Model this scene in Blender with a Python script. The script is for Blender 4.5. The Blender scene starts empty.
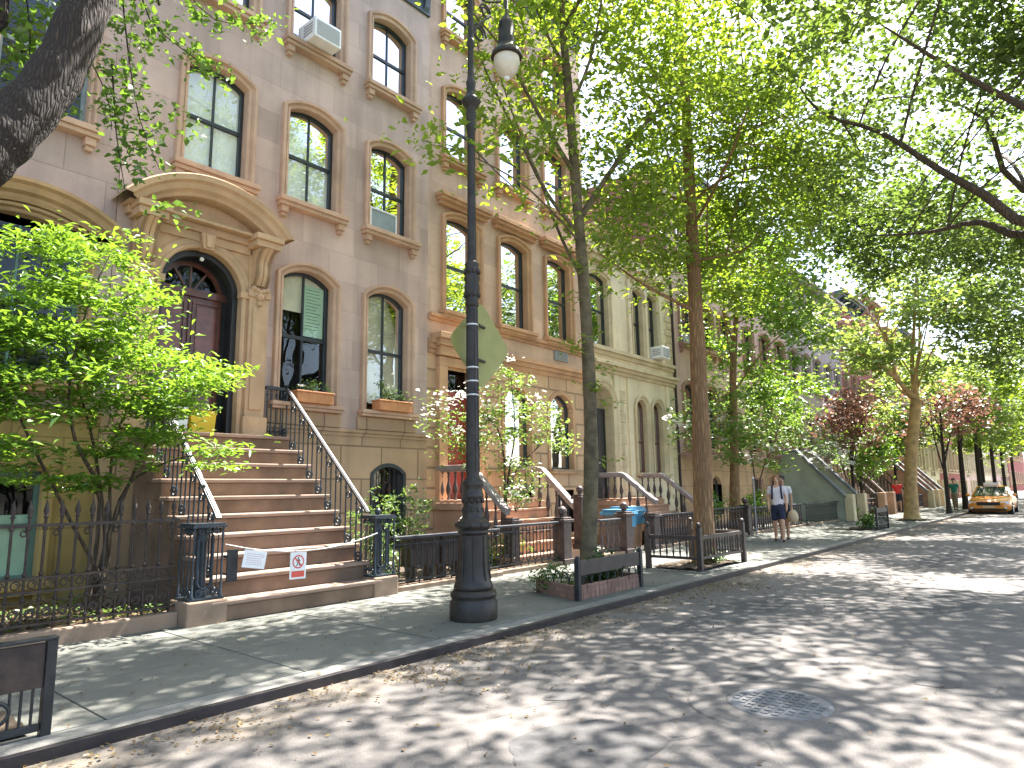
import bpy, math, random
import numpy as np
from mathutils import Vector, Matrix
from math import sin, cos, pi, radians as R
random.seed(7); RNG = np.random.default_rng(11)
SC = bpy.context.scene
COL = SC.collection

# ------------------------------------------------------------------ camera
F_PX, YAW, PITCH, ROLL = 676.156, 0.872098, 0.155239, -0.014243
CAMP = Vector((0.0, -10.5, 1.62))
_fw = Vector((sin(YAW)*cos(PITCH), cos(YAW)*cos(PITCH), sin(PITCH)))
_r0 = _fw.cross(Vector((0, 0, 1))).normalized(); _u0 = _r0.cross(_fw)
_rt = _r0*cos(ROLL)+_u0*sin(ROLL); _up = -_r0*sin(ROLL)+_u0*cos(ROLL)
cd = bpy.data.cameras.new('camera'); cam = bpy.data.objects.new('camera', cd); COL.objects.link(cam)
cd.sensor_width = 36; cd.sensor_fit = 'HORIZONTAL'; cd.lens = F_PX/1024*36; cd.clip_start = .05; cd.clip_end = 1500
cam.matrix_world = Matrix(((_rt.x, _up.x, -_fw.x, CAMP.x), (_rt.y, _up.y, -_fw.y, CAMP.y), (_rt.z, _up.z, -_fw.z, CAMP.z), (0, 0, 0, 1)))
SC.camera = cam
def P(px, py, Y):
    """world point that the photograph shows at a pixel, on the vertical plane at distance Y"""
    d = _fw+_rt*((px-512)/F_PX)+_up*((384-py)/F_PX)
    return CAMP+d*((Y-CAMP.y)/d.y)

def PX(px, py, X):
    d = _fw+_rt*((px-512)/F_PX)+_up*((384-py)/F_PX)
    return CAMP+d*((X-CAMP.x)/d.x)

# ------------------------------------------------------------------ light
SUN_EL, SUN_AZ = 60.0, -2.0        # degrees above the street, degrees from +X, minus is towards the road
w = bpy.data.worlds.new('World'); SC.world = w; w.use_nodes = True
nt = w.node_tree; bg = nt.nodes['Background']; sky = nt.nodes.new('ShaderNodeTexSky')
sky.sky_type = 'NISHITA'; sky.sun_disc = False; sky.sun_elevation = R(SUN_EL); sky.sun_rotation = R(90-SUN_AZ)
sky.air_density = 1.0; sky.dust_density = 2.5; sky.ozone_density = 1.0
nt.links.new(sky.outputs[0], bg.inputs[0]); bg.inputs[1].default_value = .10
sl = bpy.data.lights.new('sun', 'SUN'); sl.energy = 5.0; sl.angle = R(.55); sl.color = (1, .94, .885)
so = bpy.data.objects.new('sun', sl); COL.objects.link(so)
sd = Vector((cos(R(SUN_EL))*cos(R(SUN_AZ)), cos(R(SUN_EL))*sin(R(SUN_AZ)), sin(R(SUN_EL))))
so.rotation_euler = sd.to_track_quat('Z', 'Y').to_euler(); so.location = (20, -5, 40)
SC.view_settings.view_transform = 'Standard'; SC.view_settings.look = 'None'; SC.view_settings.gamma = 1
SC.view_settings.exposure = 2.55
SC.render.engine = 'CYCLES'
SC.cycles.max_bounces = 8; SC.cycles.transparent_max_bounces = 12; SC.cycles.diffuse_bounces = 5
SC.cycles.use_denoising = True

# ------------------------------------------------------------------ materials
def _lnk(t, a, b): t.links.new(a, b)
def mat(name, col, rough=.8, var=.0, vscale=1.5, grain=0, gscale=60, metallic=0., bump=0., bscale=40, joints=None, streak=0, col2=None, spec=.5, coat=0, jdark=.6):
    m = bpy.data.materials.new(name); m.use_nodes = True; t = m.node_tree
    b = t.nodes['Principled BSDF']; b.inputs['Roughness'].default_value = rough; b.inputs['Metallic'].default_value = metallic
    b.inputs['Specular IOR Level'].default_value = spec
    if coat: b.inputs['Coat Weight'].default_value = coat; b.inputs['Coat Roughness'].default_value = .08
    if not (var or grain or bump or joints or streak):
        b.inputs['Base Color'].default_value = (*col, 1); return m
    tc = t.nodes.new('ShaderNodeTexCoord'); co = tc.outputs['Object']
    def noise(scale, det=4, vec=None, rgh=.6):
        n = t.nodes.new('ShaderNodeTexNoise'); n.inputs['Scale'].default_value = scale; n.inputs['Detail'].default_value = det
        n.inputs['Roughness'].default_value = rgh; _lnk(t, vec or co, n.inputs['Vector']); return n.outputs['Fac']
    def mixc(fac, a, c, mode='MIX'):
        n = t.nodes.new('ShaderNodeMix'); n.data_type = 'RGBA'; n.blend_type = mode
        for s, v in ((n.inputs[0], fac), (n.inputs[6], a), (n.inputs[7], c)):
            if hasattr(v, 'is_linked') or hasattr(v, 'links'): _lnk(t, v, s)
            elif isinstance(v, tuple): s.default_value = (*v, 1)
            else: s.default_value = v
        return n.outputs[2]
    def ramp(f, lo, hi):
        n = t.nodes.new('ShaderNodeMapRange'); n.inputs[1].default_value = lo; n.inputs[2].default_value = hi; n.clamp = True
        _lnk(t, f, n.inputs[0]); return n.outputs[0]
    c = col; c2 = col2 or tuple(max(0, x*(1-var*1.6)) for x in col); hi = tuple(min(1, x*(1+var)) for x in col)
    out = mixc(ramp(noise(vscale, 6), .36, .66), hi, c2) if (var or col2) else mixc(0., c, c)
    if streak:
        mp = t.nodes.new('ShaderNodeMapping'); mp.inputs['Scale'].default_value = (2.2, 2.2, .16); _lnk(t, co, mp.inputs['Vector'])
        out = mixc(ramp(noise(1.3, 5, mp.outputs[0]), .47, .78), out, mixc(streak, out, tuple(x*.45 for x in col)))
    if grain:
        g = ramp(noise(gscale, 3), .3, .7)
        out = mixc(grain, out, mixc(g, tuple(x*.5 for x in col), tuple(min(1, x*1.5) for x in col)))
    h = None
    if joints:
        bw, rh = joints[:2]; ms = joints[2] if len(joints) > 2 else .012
        sp = t.nodes.new('ShaderNodeSeparateXYZ'); _lnk(t, co, sp.inputs[0]); cb = t.nodes.new('ShaderNodeCombineXYZ')
        ad = t.nodes.new('ShaderNodeMath'); _lnk(t, sp.outputs[0], ad.inputs[0]); _lnk(t, sp.outputs[1], ad.inputs[1])
        _lnk(t, ad.outputs[0], cb.inputs[0]); _lnk(t, sp.outputs[2], cb.inputs[1])
        br = t.nodes.new('ShaderNodeTexBrick'); br.inputs['Scale'].default_value = 1; br.inputs['Mortar Size'].default_value = ms
        br.inputs['Brick Width'].default_value = bw; br.inputs['Row Height'].default_value = rh; br.inputs['Mortar Smooth'].default_value = .2
        br.inputs['Color1'].default_value = (1, 1, 1, 1); br.inputs['Color2'].default_value = (.8, .8, .8, 1); br.inputs['Mortar'].default_value = (jdark,)*3+(1,)
        _lnk(t, cb.outputs[0], br.inputs['Vector'])
        out = mixc(1., out, br.outputs['Color'], 'MULTIPLY'); h = br.outputs['Fac']
    _lnk(t, out, b.inputs['Base Color'])
    if bump or joints:
        bp = t.nodes.new('ShaderNodeBump'); bp.inputs['Distance'].default_value = .01; bp.inputs['Strength'].default_value = max(bump, .25)
        hh = noise(bscale, 5, None, .7)
        if h is not None:
            mm = t.nodes.new('ShaderNodeMath'); mm.operation = 'SUBTRACT'; _lnk(t, hh, mm.inputs[0]); _lnk(t, h, mm.inputs[1]); hh = mm.outputs[0]
        _lnk(t, hh, bp.inputs['Height']); _lnk(t, bp.outputs[0], b.inputs['Normal'])
    return m

def leaf_mat(name, cols, tcol, trans=.45, gloss=.05):
    m = bpy.data.materials.new(name); m.use_nodes = True; t = m.node_tree
    for n in list(t.nodes):
        if n.type == 'BSDF_PRINCIPLED': t.nodes.remove(n)
    out = t.nodes['Material Output']
    g = t.nodes.new('ShaderNodeNewGeometry'); rp = t.nodes.new('ShaderNodeValToRGB'); 
    tc = t.nodes.new('ShaderNodeTexCoord'); nz = t.nodes.new('ShaderNodeTexNoise'); nz.inputs['Scale'].default_value = .9; nz.inputs['Detail'].default_value = 2; _lnk(t, tc.outputs['Object'], nz.inputs['Vector'])
    mr = t.nodes.new('ShaderNodeMapRange'); mr.inputs[1].default_value = .34; mr.inputs[2].default_value = .66; mr.inputs[3].default_value = -.05; mr.inputs[4].default_value = .55; _lnk(t, nz.outputs['Fac'], mr.inputs[0])
    ma = t.nodes.new('ShaderNodeMath'); ma.operation = 'MULTIPLY_ADD'; ma.use_clamp = True; _lnk(t, g.outputs['Random Per Island'], ma.inputs[0]); ma.inputs[1].default_value = .5; _lnk(t, mr.outputs[0], ma.inputs[2]); _lnk(t, ma.outputs[0], rp.inputs[0])
    el = rp.color_ramp.elements
    el[0].color = (*cols[0], 1); el[1].color = (*cols[-1], 1)
    for i, c in enumerate(cols[1:-1]): e = el.new((i+1)/(len(cols)-1)); e.color = (*c, 1)
    d = t.nodes.new('ShaderNodeBsdfDiffuse'); _lnk(t, rp.outputs[0], d.inputs[0])
    tr = t.nodes.new('ShaderNodeBsdfTranslucent')
    mx = t.nodes.new('ShaderNodeMix'); mx.data_type = 'RGBA'; mx.inputs[0].default_value = .65; _lnk(t, rp.outputs[0], mx.inputs[6]); mx.inputs[7].default_value = (*tcol, 1)
    _lnk(t, mx.outputs[2], tr.inputs[0])
    gl = t.nodes.new('ShaderNodeBsdfGlossy'); gl.inputs['Roughness'].default_value = .38; gl.inputs[0].default_value = (.9, .95, .9, 1)
    m1 = t.nodes.new('ShaderNodeMixShader'); m1.inputs[0].default_value = trans; _lnk(t, d.outputs[0], m1.inputs[1]); _lnk(t, tr.outputs[0], m1.inputs[2])
    m2 = t.nodes.new('ShaderNodeMixShader'); m2.inputs[0].default_value = gloss; _lnk(t, m1.outputs[0], m2.inputs[1]); _lnk(t, gl.outputs[0], m2.inputs[2])
    _lnk(t, m2.outputs[0], out.inputs[0]); return m

def glass_mat(name, tint=(.93, .96, .94), ior=1.5):
    m = bpy.data.materials.new(name); m.use_nodes = True; t = m.node_tree
    for n in list(t.nodes):
        if n.type == 'BSDF_PRINCIPLED': t.nodes.remove(n)
    fr = t.nodes.new('ShaderNodeFresnel'); fr.inputs[0].default_value = ior
    tp = t.nodes.new('ShaderNodeBsdfTransparent'); tp.inputs[0].default_value = (*tint, 1)
    gl = t.nodes.new('ShaderNodeBsdfGlossy'); gl.inputs['Roughness'].default_value = .015
    tc = t.nodes.new('ShaderNodeTexCoord'); ns = t.nodes.new('ShaderNodeTexNoise'); ns.inputs['Scale'].default_value = 1.6; ns.inputs['Detail'].default_value = 1
    bp = t.nodes.new('ShaderNodeBump'); bp.inputs['Strength'].default_value = .18; bp.inputs['Distance'].default_value = .03
    _lnk(t, tc.outputs['Object'], ns.inputs[0]); _lnk(t, ns.outputs[0], bp.inputs['Height']); _lnk(t, bp.outputs[0], gl.inputs['Normal'])
    mx = t.nodes.new('ShaderNodeMixShader'); _lnk(t, fr.outputs[0], mx.inputs[0]); _lnk(t, tp.outputs[0], mx.inputs[1]); _lnk(t, gl.outputs[0], mx.inputs[2])
    _lnk(t, mx.outputs[0], t.nodes['Material Output'].inputs[0]); return m

M = {}
M['stone1'] = mat('mauve_brownstone', (.55, .405, .34), .88, var=.14, vscale=.7, grain=.16, bump=.25, bscale=26, streak=.6, joints=(1.15, .56, .006), jdark=.74)
M['stone0'] = mat('ashlar_brownstone', (.48, .36, .315), .88, var=.14, vscale=.9, grain=.10, bump=.18, bscale=30, streak=.35, joints=(1.1, .56, .008), jdark=.62)
M['base1'] = mat('tan_base_stone', (.48, .32, .195), .9, var=.13, vscale=.9, grain=.12, bump=.2, bscale=25, streak=.5, joints=(.95, .62, .018), jdark=.5)
M['base0'] = mat('ochre_base_stone', (.40, .28, .10), .9, var=.15, vscale=.9, grain=.12, bump=.2, bscale=25, streak=.6, joints=(1.2, .6, .012), jdark=.6)
M['trim1'] = mat('tan_trim_stone', (.50, .33, .225), .85, var=.14, vscale=1.6, grain=.12, bump=.15, bscale=35, streak=.3)
M['portal'] = mat('carved_tan_stone', (.53, .345, .205), .85, var=.14, vscale=1.8, grain=.12, bump=.2, bscale=30, streak=.4)
M['ochre'] = mat('ochre_hood_stone', (.42, .265, .13), .85, var=.2, vscale=1.4, grain=.12, bump=.2, bscale=30, streak=.4)
M['stone2'] = mat('rosy_brownstone', (.62, .425, .315), .88, var=.12, vscale=.8, grain=.14, bump=.2, bscale=30, streak=.42, joints=(1.0, .5, .006), jdark=.8)
M['base2'] = mat('rusticated_rosy_stone', (.60, .385, .225), .88, var=.10, vscale=.9, grain=.10, bump=.2, bscale=30, streak=.3, joints=(.8, .42, .03), jdark=.5)
M['trim2'] = mat('orange_trim_stone', (.50, .29, .16), .85, var=.14, vscale=1.6, grain=.12, bump=.15, bscale=35, streak=.3)
M['stone3'] = mat('cream_stone', (.74, .62, .42), .88, var=.09, vscale=.9, grain=.08, bump=.15, bscale=30, streak=.45)
M['trim3'] = mat('cream_trim_stone', (.60, .49, .31), .86, var=.14, vscale=1.6, grain=.10, bump=.15, bscale=30, streak=.4)
M['stone4'] = mat('lilac_brownstone', (.60, .39, .36), .88, var=.10, vscale=.8, grain=.08, bump=.15, bscale=30, streak=.3)
M['base4'] = mat('tan_ashlar', (.48, .30, .17), .9, var=.14, vscale=.9, grain=.12, bump=.2, bscale=25, streak=.4, joints=(1.0, .55, .014), jdark=.6)
M['trim4'] = mat('rust_trim_stone', (.40, .23, .17), .86, var=.14, vscale=1.6, grain=.1, bump=.15, bscale=30)
M['stone5'] = mat('grey_mauve_stone', (.36, .28, .27), .88, var=.10, vscale=.8, grain=.08, bump=.15, bscale=30, streak=.3)
M['brick'] = mat('red_brick', (.38, .10, .075), .9, var=.12, vscale=1.2, grain=.1, bump=.2, bscale=30, joints=(.22, .075, .009), jdark=.75)
M['brick2'] = mat('brown_brick', (.26, .15, .11), .9, var=.12, vscale=1.2, grain=.1, bump=.2, bscale=30, joints=(.22, .075, .009), jdark=.8)
M['roof'] = mat('roof_felt', (.08, .08, .08), .9, var=.15)
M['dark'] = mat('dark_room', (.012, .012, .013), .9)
M['cornice_dark'] = mat('dark_painted_cornice', (.07, .085, .10), .6, var=.1)
M['sash'] = mat('black_sash_paint', (.022, .028, .032), .42, var=.15, vscale=5)
M['sash_green'] = mat('green_sash_paint', (.10, .19, .15), .45, var=.12, vscale=5)
M['sash_grey'] = mat('grey_sash_paint', (.23, .28, .29), .45, var=.1, vscale=5)
M['blind'] = mat('white_blind', (.84, .86, .80), .8, var=.06, vscale=2)
M['blind_tan'] = mat('cream_curtain', (.66, .60, .45), .85, var=.1, vscale=3)
M['blind_green'] = mat('mint_blind', (.42, .58, .42), .85, var=.06, vscale=3)
M['glass'] = glass_mat('window_glass')
M['door'] = mat('dark_red_wood', (.12, .04, .025), .38, var=.25, vscale=6, coat=.25)
M['door_panel'] = mat('red_wood_panel', (.17, .05, .03), .35, var=.25, vscale=6, coat=.3)
M['door_red'] = mat('brick_red_door', (.30, .045, .03), .45, var=.1)
M['door_black'] = mat('black_door', (.02, .02, .022), .4, var=.1)
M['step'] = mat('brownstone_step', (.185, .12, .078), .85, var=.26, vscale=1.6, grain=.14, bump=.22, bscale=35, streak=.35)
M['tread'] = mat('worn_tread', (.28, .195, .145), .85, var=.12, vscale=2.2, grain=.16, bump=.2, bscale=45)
M['step2'] = mat('red_brownstone_step', (.40, .235, .15), .85, var=.14, vscale=1.6, grain=.14, bump=.2, bscale=35)
M['plinth'] = mat('plinth_stone', (.27, .19, .13), .9, var=.15, vscale=2, grain=.15, bump=.25, bscale=30)
M['iron'] = mat('black_iron', (.018, .020, .022), .42, var=.3, vscale=9, bump=.1, bscale=60)
M['iron_blue'] = mat('worn_blue_black_iron', (.030, .042, .052), .36, var=.3, vscale=9, bump=.1, bscale=60)
M['iron_rust'] = mat('rusty_brown_iron', (.045, .028, .020), .6, var=.35, vscale=7, bump=.15, bscale=60)
M['iron_cap'] = mat('worn_rail_paint', (.032, .034, .042), .55, var=.3, vscale=9)
M['rail_sunlit'] = mat('sun_lightened_rail', (.30, .25, .235), .7, var=.15, vscale=5, grain=.1)  # rail colour lightened so the sun's brightness on the tops is painted in
M['baluster'] = mat('brown_cast_iron', (.075, .05, .045), .45, var=.25, vscale=8)
M['lamp'] = mat('lamp_post_paint', (.030, .023, .018), .45, spec=.4, var=.35, vscale=6, bump=.12, bscale=45)
M['band'] = mat('steel_band', (.55, .55, .55), .35, metallic=.8)
M['twig'] = mat('green_brown_bark', (.12, .092, .05), .9, var=.3, vscale=6, bump=.6, bscale=20)
M['guard_wood'] = mat('brown_painted_board', (.055, .04, .034), .5, var=.25, vscale=6, bump=.15, bscale=50)
M['soil'] = mat('soil', (.075, .055, .035), 1, var=.35, vscale=5, grain=.4, gscale=25, bump=.8, bscale=20)
def bark_mat(name, c1, c2, sc=1.0):
    m = mat(name, c1, .95, var=.2, bump=.9); t = m.node_tree; b = t.nodes['Principled BSDF']; tc = [q for q in t.nodes if q.type == 'TEX_COORD'][0]
    mp = t.nodes.new('ShaderNodeMapping'); mp.inputs['Scale'].default_value = (22*sc, 22*sc, 3.2*sc); _lnk(t, tc.outputs['Object'], mp.inputs['Vector'])
    n0 = t.nodes.new('ShaderNodeTexNoise'); n0.inputs['Scale'].default_value = .35; n0.inputs['Detail'].default_value = 3; _lnk(t, mp.outputs[0], n0.inputs['Vector'])
    ad = t.nodes.new('ShaderNodeMix'); ad.data_type = 'VECTOR'; ad.inputs[0].default_value = .25; _lnk(t, mp.outputs[0], ad.inputs[4]); _lnk(t, n0.outputs['Color'], ad.inputs[5])
    vo = t.nodes.new('ShaderNodeTexVoronoi'); vo.feature = 'DISTANCE_TO_EDGE'; vo.inputs['Scale'].default_value = 1.0; _lnk(t, mp.outputs[0], vo.inputs['Vector'])
    n1 = t.nodes.new('ShaderNodeTexNoise'); n1.inputs['Scale'].default_value = 1.4; n1.inputs['Detail'].default_value = 6; _lnk(t, mp.outputs[0], n1.inputs['Vector'])
    mu = t.nodes.new('ShaderNodeMath'); mu.operation = 'MULTIPLY'; _lnk(t, vo.outputs['Distance'], mu.inputs[0]); _lnk(t, n1.outputs['Fac'], mu.inputs[1])
    rp = t.nodes.new('ShaderNodeMapRange'); rp.inputs[1].default_value = .0; rp.inputs[2].default_value = .22; _lnk(t, mu.outputs[0], rp.inputs[0])
    cm = t.nodes.new('ShaderNodeMix'); cm.data_type = 'RGBA'; cm.inputs[6].default_value = (*c2, 1); _lnk(t, rp.outputs[0], cm.inputs[0])
    old = b.inputs['Base Color'].links[0].from_socket; _lnk(t, old, cm.inputs[7]); _lnk(t, cm.outputs[2], b.inputs['Base Color'])
    bp = t.nodes.new('ShaderNodeBump'); bp.inputs['Strength'].default_value = .9; bp.inputs['Distance'].default_value = .025; _lnk(t, rp.outputs[0], bp.inputs['Height']); _lnk(t, bp.outputs[0], b.inputs['Normal'])
    return m
M['bark'] = bark_mat('grey_brown_bark', (.15, .105, .065), (.05, .036, .025)); M['bark_dark'] = bark_mat('dark_bark', (.065, .043, .028), (.018, .012, .009), 1.9); M['bark_red'] = bark_mat('reddish_bark', (.35, .205, .095), (.18, .10, .048), .8)
M['bark_plane'] = mat('plane_bark', (.42, .265, .105), .9, var=.2, vscale=4, col2=(.26, .17, .08), bump=.4, bscale=12)
M['white_plastic'] = mat('white_casing', (.78, .78, .76), .45, var=.05, vscale=4)
M['grille'] = mat('grey_grille', (.30, .31, .32), .5)
M['terracotta'] = mat('terracotta', (.55, .24, .10), .8, var=.12, vscale=5, grain=.1)
M['yellow'] = mat('yellow_card', (.72, .48, .03), .7, var=.05)
M['paper'] = mat('white_paper', (.80, .80, .79), .8)
M['chain'] = mat('pale_chain', (.42, .42, .40), .5, metallic=.3)
# ------------------------------------------------------------------ objects
def tag(o, label=None, cat=None, group=None, kind=None):
    for k, v in (('label', label), ('category', cat), ('group', group), ('kind', kind)):
        if v: o[k] = v
    return o
def thing(name, label, cat, loc=(0, 0, 0), group=None, rz=0):
    o = bpy.data.objects.new(name, None); o.empty_display_size = .2; COL.objects.link(o); o.location = loc; o.rotation_euler = (0, 0, rz)
    return tag(o, label, cat, group)
def origin(o):
    v = Vector((0, 0, 0))
    while o is not None: v += o.location; o = o.parent
    return v
def children(o): return [c for c in list(o.children)]
def copy_tree(o, parent=None):
    c = o.copy(); COL.objects.link(c); c.parent = parent
    for ch in children(o): copy_tree(ch, c)
    return c

class MB:
    def __init__(s): s.v = []; s.f = []; s.m = []; s.s = []
    def add(s, vs, fs, m=0, smooth=False):
        n = len(s.v); s.v += [tuple(p) for p in vs]
        for q in fs: s.f.append([n+i for i in q]); s.m.append(m); s.s.append(smooth)
        return s
    def box(s, x0, x1, y0, y1, z0, z1, m=0):
        return s.add([(x, y, z) for z in (z0, z1) for y in (y0, y1) for x in (x0, x1)],
                     [(0, 2, 3, 1), (4, 5, 7, 6), (0, 1, 5, 4), (2, 6, 7, 3), (0, 4, 6, 2), (1, 3, 7, 5)], m)
    def obox(s, c, sz, rot, m=0):
        c = Vector(c); rot = rot.to_3x3(); k = [Vector((x*sz[0]/2, y*sz[1]/2, z*sz[2]/2)) for z in (-1, 1) for y in (-1, 1) for x in (-1, 1)]
        return s.add([c+rot@p for p in k], [(0, 2, 3, 1), (4, 5, 7, 6), (0, 1, 5, 4), (2, 6, 7, 3), (0, 4, 6, 2), (1, 3, 7, 5)], m)
    def bar(s, p, q, w, h, m=0, up=(0, 0, 1)):
        p, q = Vector(p), Vector(q); d = q-p; L = d.length; d.normalize(); u = Vector(up); r = d.cross(u)
        if r.length < 1e-4: r = d.cross(Vector((1, 0, 0)))
        r.normalize(); u = r.cross(d)
        return s.obox((p+q)/2, (w, L, h), Matrix((r, d, u)).transposed(), m)
    def tube(s, pts, rad, n=8, m=0, caps=True, smooth=True):
        pts = [Vector(p) for p in pts]; rad = [rad]*len(pts) if not hasattr(rad, '__len__') else rad
        vs = []; ref = None
        for i, p in enumerate(pts):
            d = (pts[min(i+1, len(pts)-1)]-pts[max(i-1, 0)]);
            if d.length < 1e-9: d = Vector((0, 0, 1))
            d.normalize()
            if ref is None: ref = Vector((1, 0, 0)) if abs(d.x) < .9 else Vector((0, 1, 0))
            a = (ref-d*ref.dot(d)).normalized(); ref = a; b = d.cross(a)
            vs += [p+(a*cos(2*pi*k/n)+b*sin(2*pi*k/n))*rad[i] for k in range(n)]
        fs = [(i*n+k, i*n+(k+1) % n, (i+1)*n+(k+1) % n, (i+1)*n+k) for i in range(len(pts)-1) for k in range(n)]
        s.add(vs, fs, m, smooth)
        if caps: s.add(vs[:n], [tuple(reversed(range(n)))], m); s.add(vs[-n:], [tuple(range(n))], m)
        return s
    def lathe(s, prof, c=(0, 0, 0), n=16, m=0, smooth=True, square=False):
        vs = []; a0 = pi/4 if square else 0; n = 4 if square else n; kk = 2**.5 if square else 1
        for r, z in prof: vs += [(c[0]+r*kk*cos(a0+2*pi*k/n), c[1]+r*kk*sin(a0+2*pi*k/n), c[2]+z) for k in range(n)]
        fs = [(i*n+k, i*n+(k+1) % n, (i+1)*n+(k+1) % n, (i+1)*n+k) for i in range(len(prof)-1) for k in range(n)]
        s.add(vs, fs, m, smooth and not square)
        s.add(vs[:n], [tuple(reversed(range(n)))], m); s.add(vs[-n:], [tuple(range(n))], m)
        return s
    def rings(s, rings, m=0, closed=False, smooth=False):
        n = len(rings[0]); vs = [p for r in rings for p in r]; e = n if closed else n-1
        return s.add(vs, [(i*n+k, i*n+(k+1) % n, (i+1)*n+(k+1) % n, (i+1)*n+k) for i in range(len(rings)-1) for k in range(e)], m, smooth)
    def prism(s, xz, y0, y1, m=0):
        n = len(xz); a = [(x, y0, z) for x, z in xz]; b = [(x, y1, z) for x, z in xz]
        return s.add(a+b, [tuple(range(n)), tuple(reversed(range(n, 2*n)))]+[(i, n+i, n+(i+1) % n, (i+1) % n) for i in range(n)], m)
    def prismx(s, yz, x0, x1, m=0):
        n = len(yz); a = [(x0, y, z) for y, z in yz]; b = [(x1, y, z) for y, z in yz]
        return s.add(a+b, [tuple(reversed(range(n))), tuple(range(n, 2*n))]+[(i, (i+1) % n, n+(i+1) % n, n+i) for i in range(n)], m)
    def ball(s, c, r, n=12, m=0, sz=1):
        return s.lathe([(max(1e-4, r*sin(pi*i/(n//2+2))), -r*sz*cos(pi*i/(n//2+2))) for i in range(n//2+3)], c, n, m)
    def build(s, name, mats, parent=None, bevel=0, local=False):
        me = bpy.data.meshes.new(name); o0 = Vector((0, 0, 0)) if local else origin(parent)
        me.from_pydata([(p[0]-o0.x, p[1]-o0.y, p[2]-o0.z) for p in s.v], [], s.f)
        for x in (mats if isinstance(mats, (list, tuple)) else [mats]): me.materials.append(x)
        me.polygons.foreach_set('material_index', s.m); me.polygons.foreach_set('use_smooth', s.s); me.update()
        o = bpy.data.objects.new(name, me); COL.objects.link(o); o.parent = parent
        if bevel:
            md = o.modifiers.new('bevel', 'BEVEL'); md.width = bevel; md.segments = 2; md.limit_method = 'ANGLE'; md.angle_limit = R(40)
        return o
def inst(o, parent, loc):
    c = o.copy(); COL.objects.link(c); c.parent = parent; c.location = loc; return c

def split_build(mb, name, mats, parent, bevel=0):
    """one object for each connected piece of a builder"""
    par = list(range(len(mb.v)))
    def find(i):
        while par[i] != i: par[i] = par[par[i]]; i = par[i]
        return i
    key = {}
    for i, p in enumerate(mb.v):
        k = tuple(round(c, 5) for c in p)
        if k in key: par[find(i)] = find(key[k])
        else: key[k] = i
    for f in mb.f:
        for i in f[1:]: par[find(i)] = find(f[0])
    grp = {}
    for j, f in enumerate(mb.f): grp.setdefault(find(f[0]), []).append(j)
    out = []
    for fs in grp.values():
        m = MB(); used = sorted({i for j in fs for i in mb.f[j]}); ix = {v: n for n, v in enumerate(used)}
        m.v = [mb.v[i] for i in used]; m.f = [[ix[i] for i in mb.f[j]] for j in fs]; m.m = [mb.m[j] for j in fs]; m.s = [mb.s[j] for j in fs]
        out.append(m.build(name, mats, parent, bevel))
    return out
# ================================================================== setting
def struct(mb, name, m, bevel=0): return tag(mb.build(name, m, None, bevel), kind='structure')
M['asphalt'] = mat('worn_asphalt', (.128, .117, .106), .93, var=.3, vscale=.38, grain=.55, gscale=130, bump=.6, bscale=80, col2=(.082, .076, .07))
def add_road_wear(m):
    t = m.node_tree; b = t.nodes['Principled BSDF']; tc = [q for q in t.nodes if q.type == 'TEX_COORD'][0]; src = b.inputs['Base Color'].links[0].from_socket
    sp = t.nodes.new('ShaderNodeSeparateXYZ'); _lnk(t, tc.outputs['Object'], sp.inputs[0])
    nz = t.nodes.new('ShaderNodeTexNoise'); nz.inputs['Scale'].default_value = 1.7; nz.inputs['Detail'].default_value = 6; _lnk(t, tc.outputs['Object'], nz.inputs['Vector'])
    m1 = t.nodes.new('ShaderNodeMath'); m1.operation = 'MULTIPLY_ADD'; _lnk(t, nz.outputs['Fac'], m1.inputs[0]); m1.inputs[1].default_value = 2.4; _lnk(t, sp.outputs[1], m1.inputs[2])
    mr = t.nodes.new('ShaderNodeMapRange'); mr.inputs[1].default_value = -5.2; mr.inputs[2].default_value = -4.3; mr.inputs[4].default_value = .55; _lnk(t, m1.outputs[0], mr.inputs[0])
    mx = t.nodes.new('ShaderNodeMix'); mx.data_type = 'RGBA'; _lnk(t, mr.outputs[0], mx.inputs[0]); _lnk(t, src, mx.inputs[6]); mx.inputs[7].default_value = (.15, .118, .075, 1)
    n2 = t.nodes.new('ShaderNodeTexNoise'); n2.inputs['Scale'].default_value = 1.1; n2.inputs['Detail'].default_value = 5; _lnk(t, tc.outputs['Object'], n2.inputs['Vector'])
    mv = t.nodes.new('ShaderNodeMix'); mv.data_type = 'VECTOR'; mv.inputs[0].default_value = .45; _lnk(t, tc.outputs['Object'], mv.inputs[4]); _lnk(t, n2.outputs['Color'], mv.inputs[5])
    vo = t.nodes.new('ShaderNodeTexVoronoi'); vo.feature = 'DISTANCE_TO_EDGE'; vo.inputs['Scale'].default_value = 1.15; _lnk(t, mv.outputs[1], vo.inputs['Vector'])
    cr = t.nodes.new('ShaderNodeMapRange'); cr.inputs[1].default_value = .003; cr.inputs[2].default_value = .010; cr.inputs[3].default_value = .55; cr.inputs[4].default_value = 0; _lnk(t, vo.outputs['Distance'], cr.inputs[0])
    gt = t.nodes.new('ShaderNodeMapRange'); gt.inputs[1].default_value = .5; gt.inputs[2].default_value = .58; _lnk(t, nz.outputs['Fac'], gt.inputs[0])
    mm = t.nodes.new('ShaderNodeMath'); mm.operation = 'MULTIPLY'; _lnk(t, cr.outputs[0], mm.inputs[0]); _lnk(t, gt.outputs[0], mm.inputs[1])
    mc = t.nodes.new('ShaderNodeMix'); mc.data_type = 'RGBA'; _lnk(t, mm.outputs[0], mc.inputs[0]); _lnk(t, mx.outputs[2], mc.inputs[6]); mc.inputs[7].default_value = (.03, .03, .03, 1)
    _lnk(t, mc.outputs[2], b.inputs['Base Color'])
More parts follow.
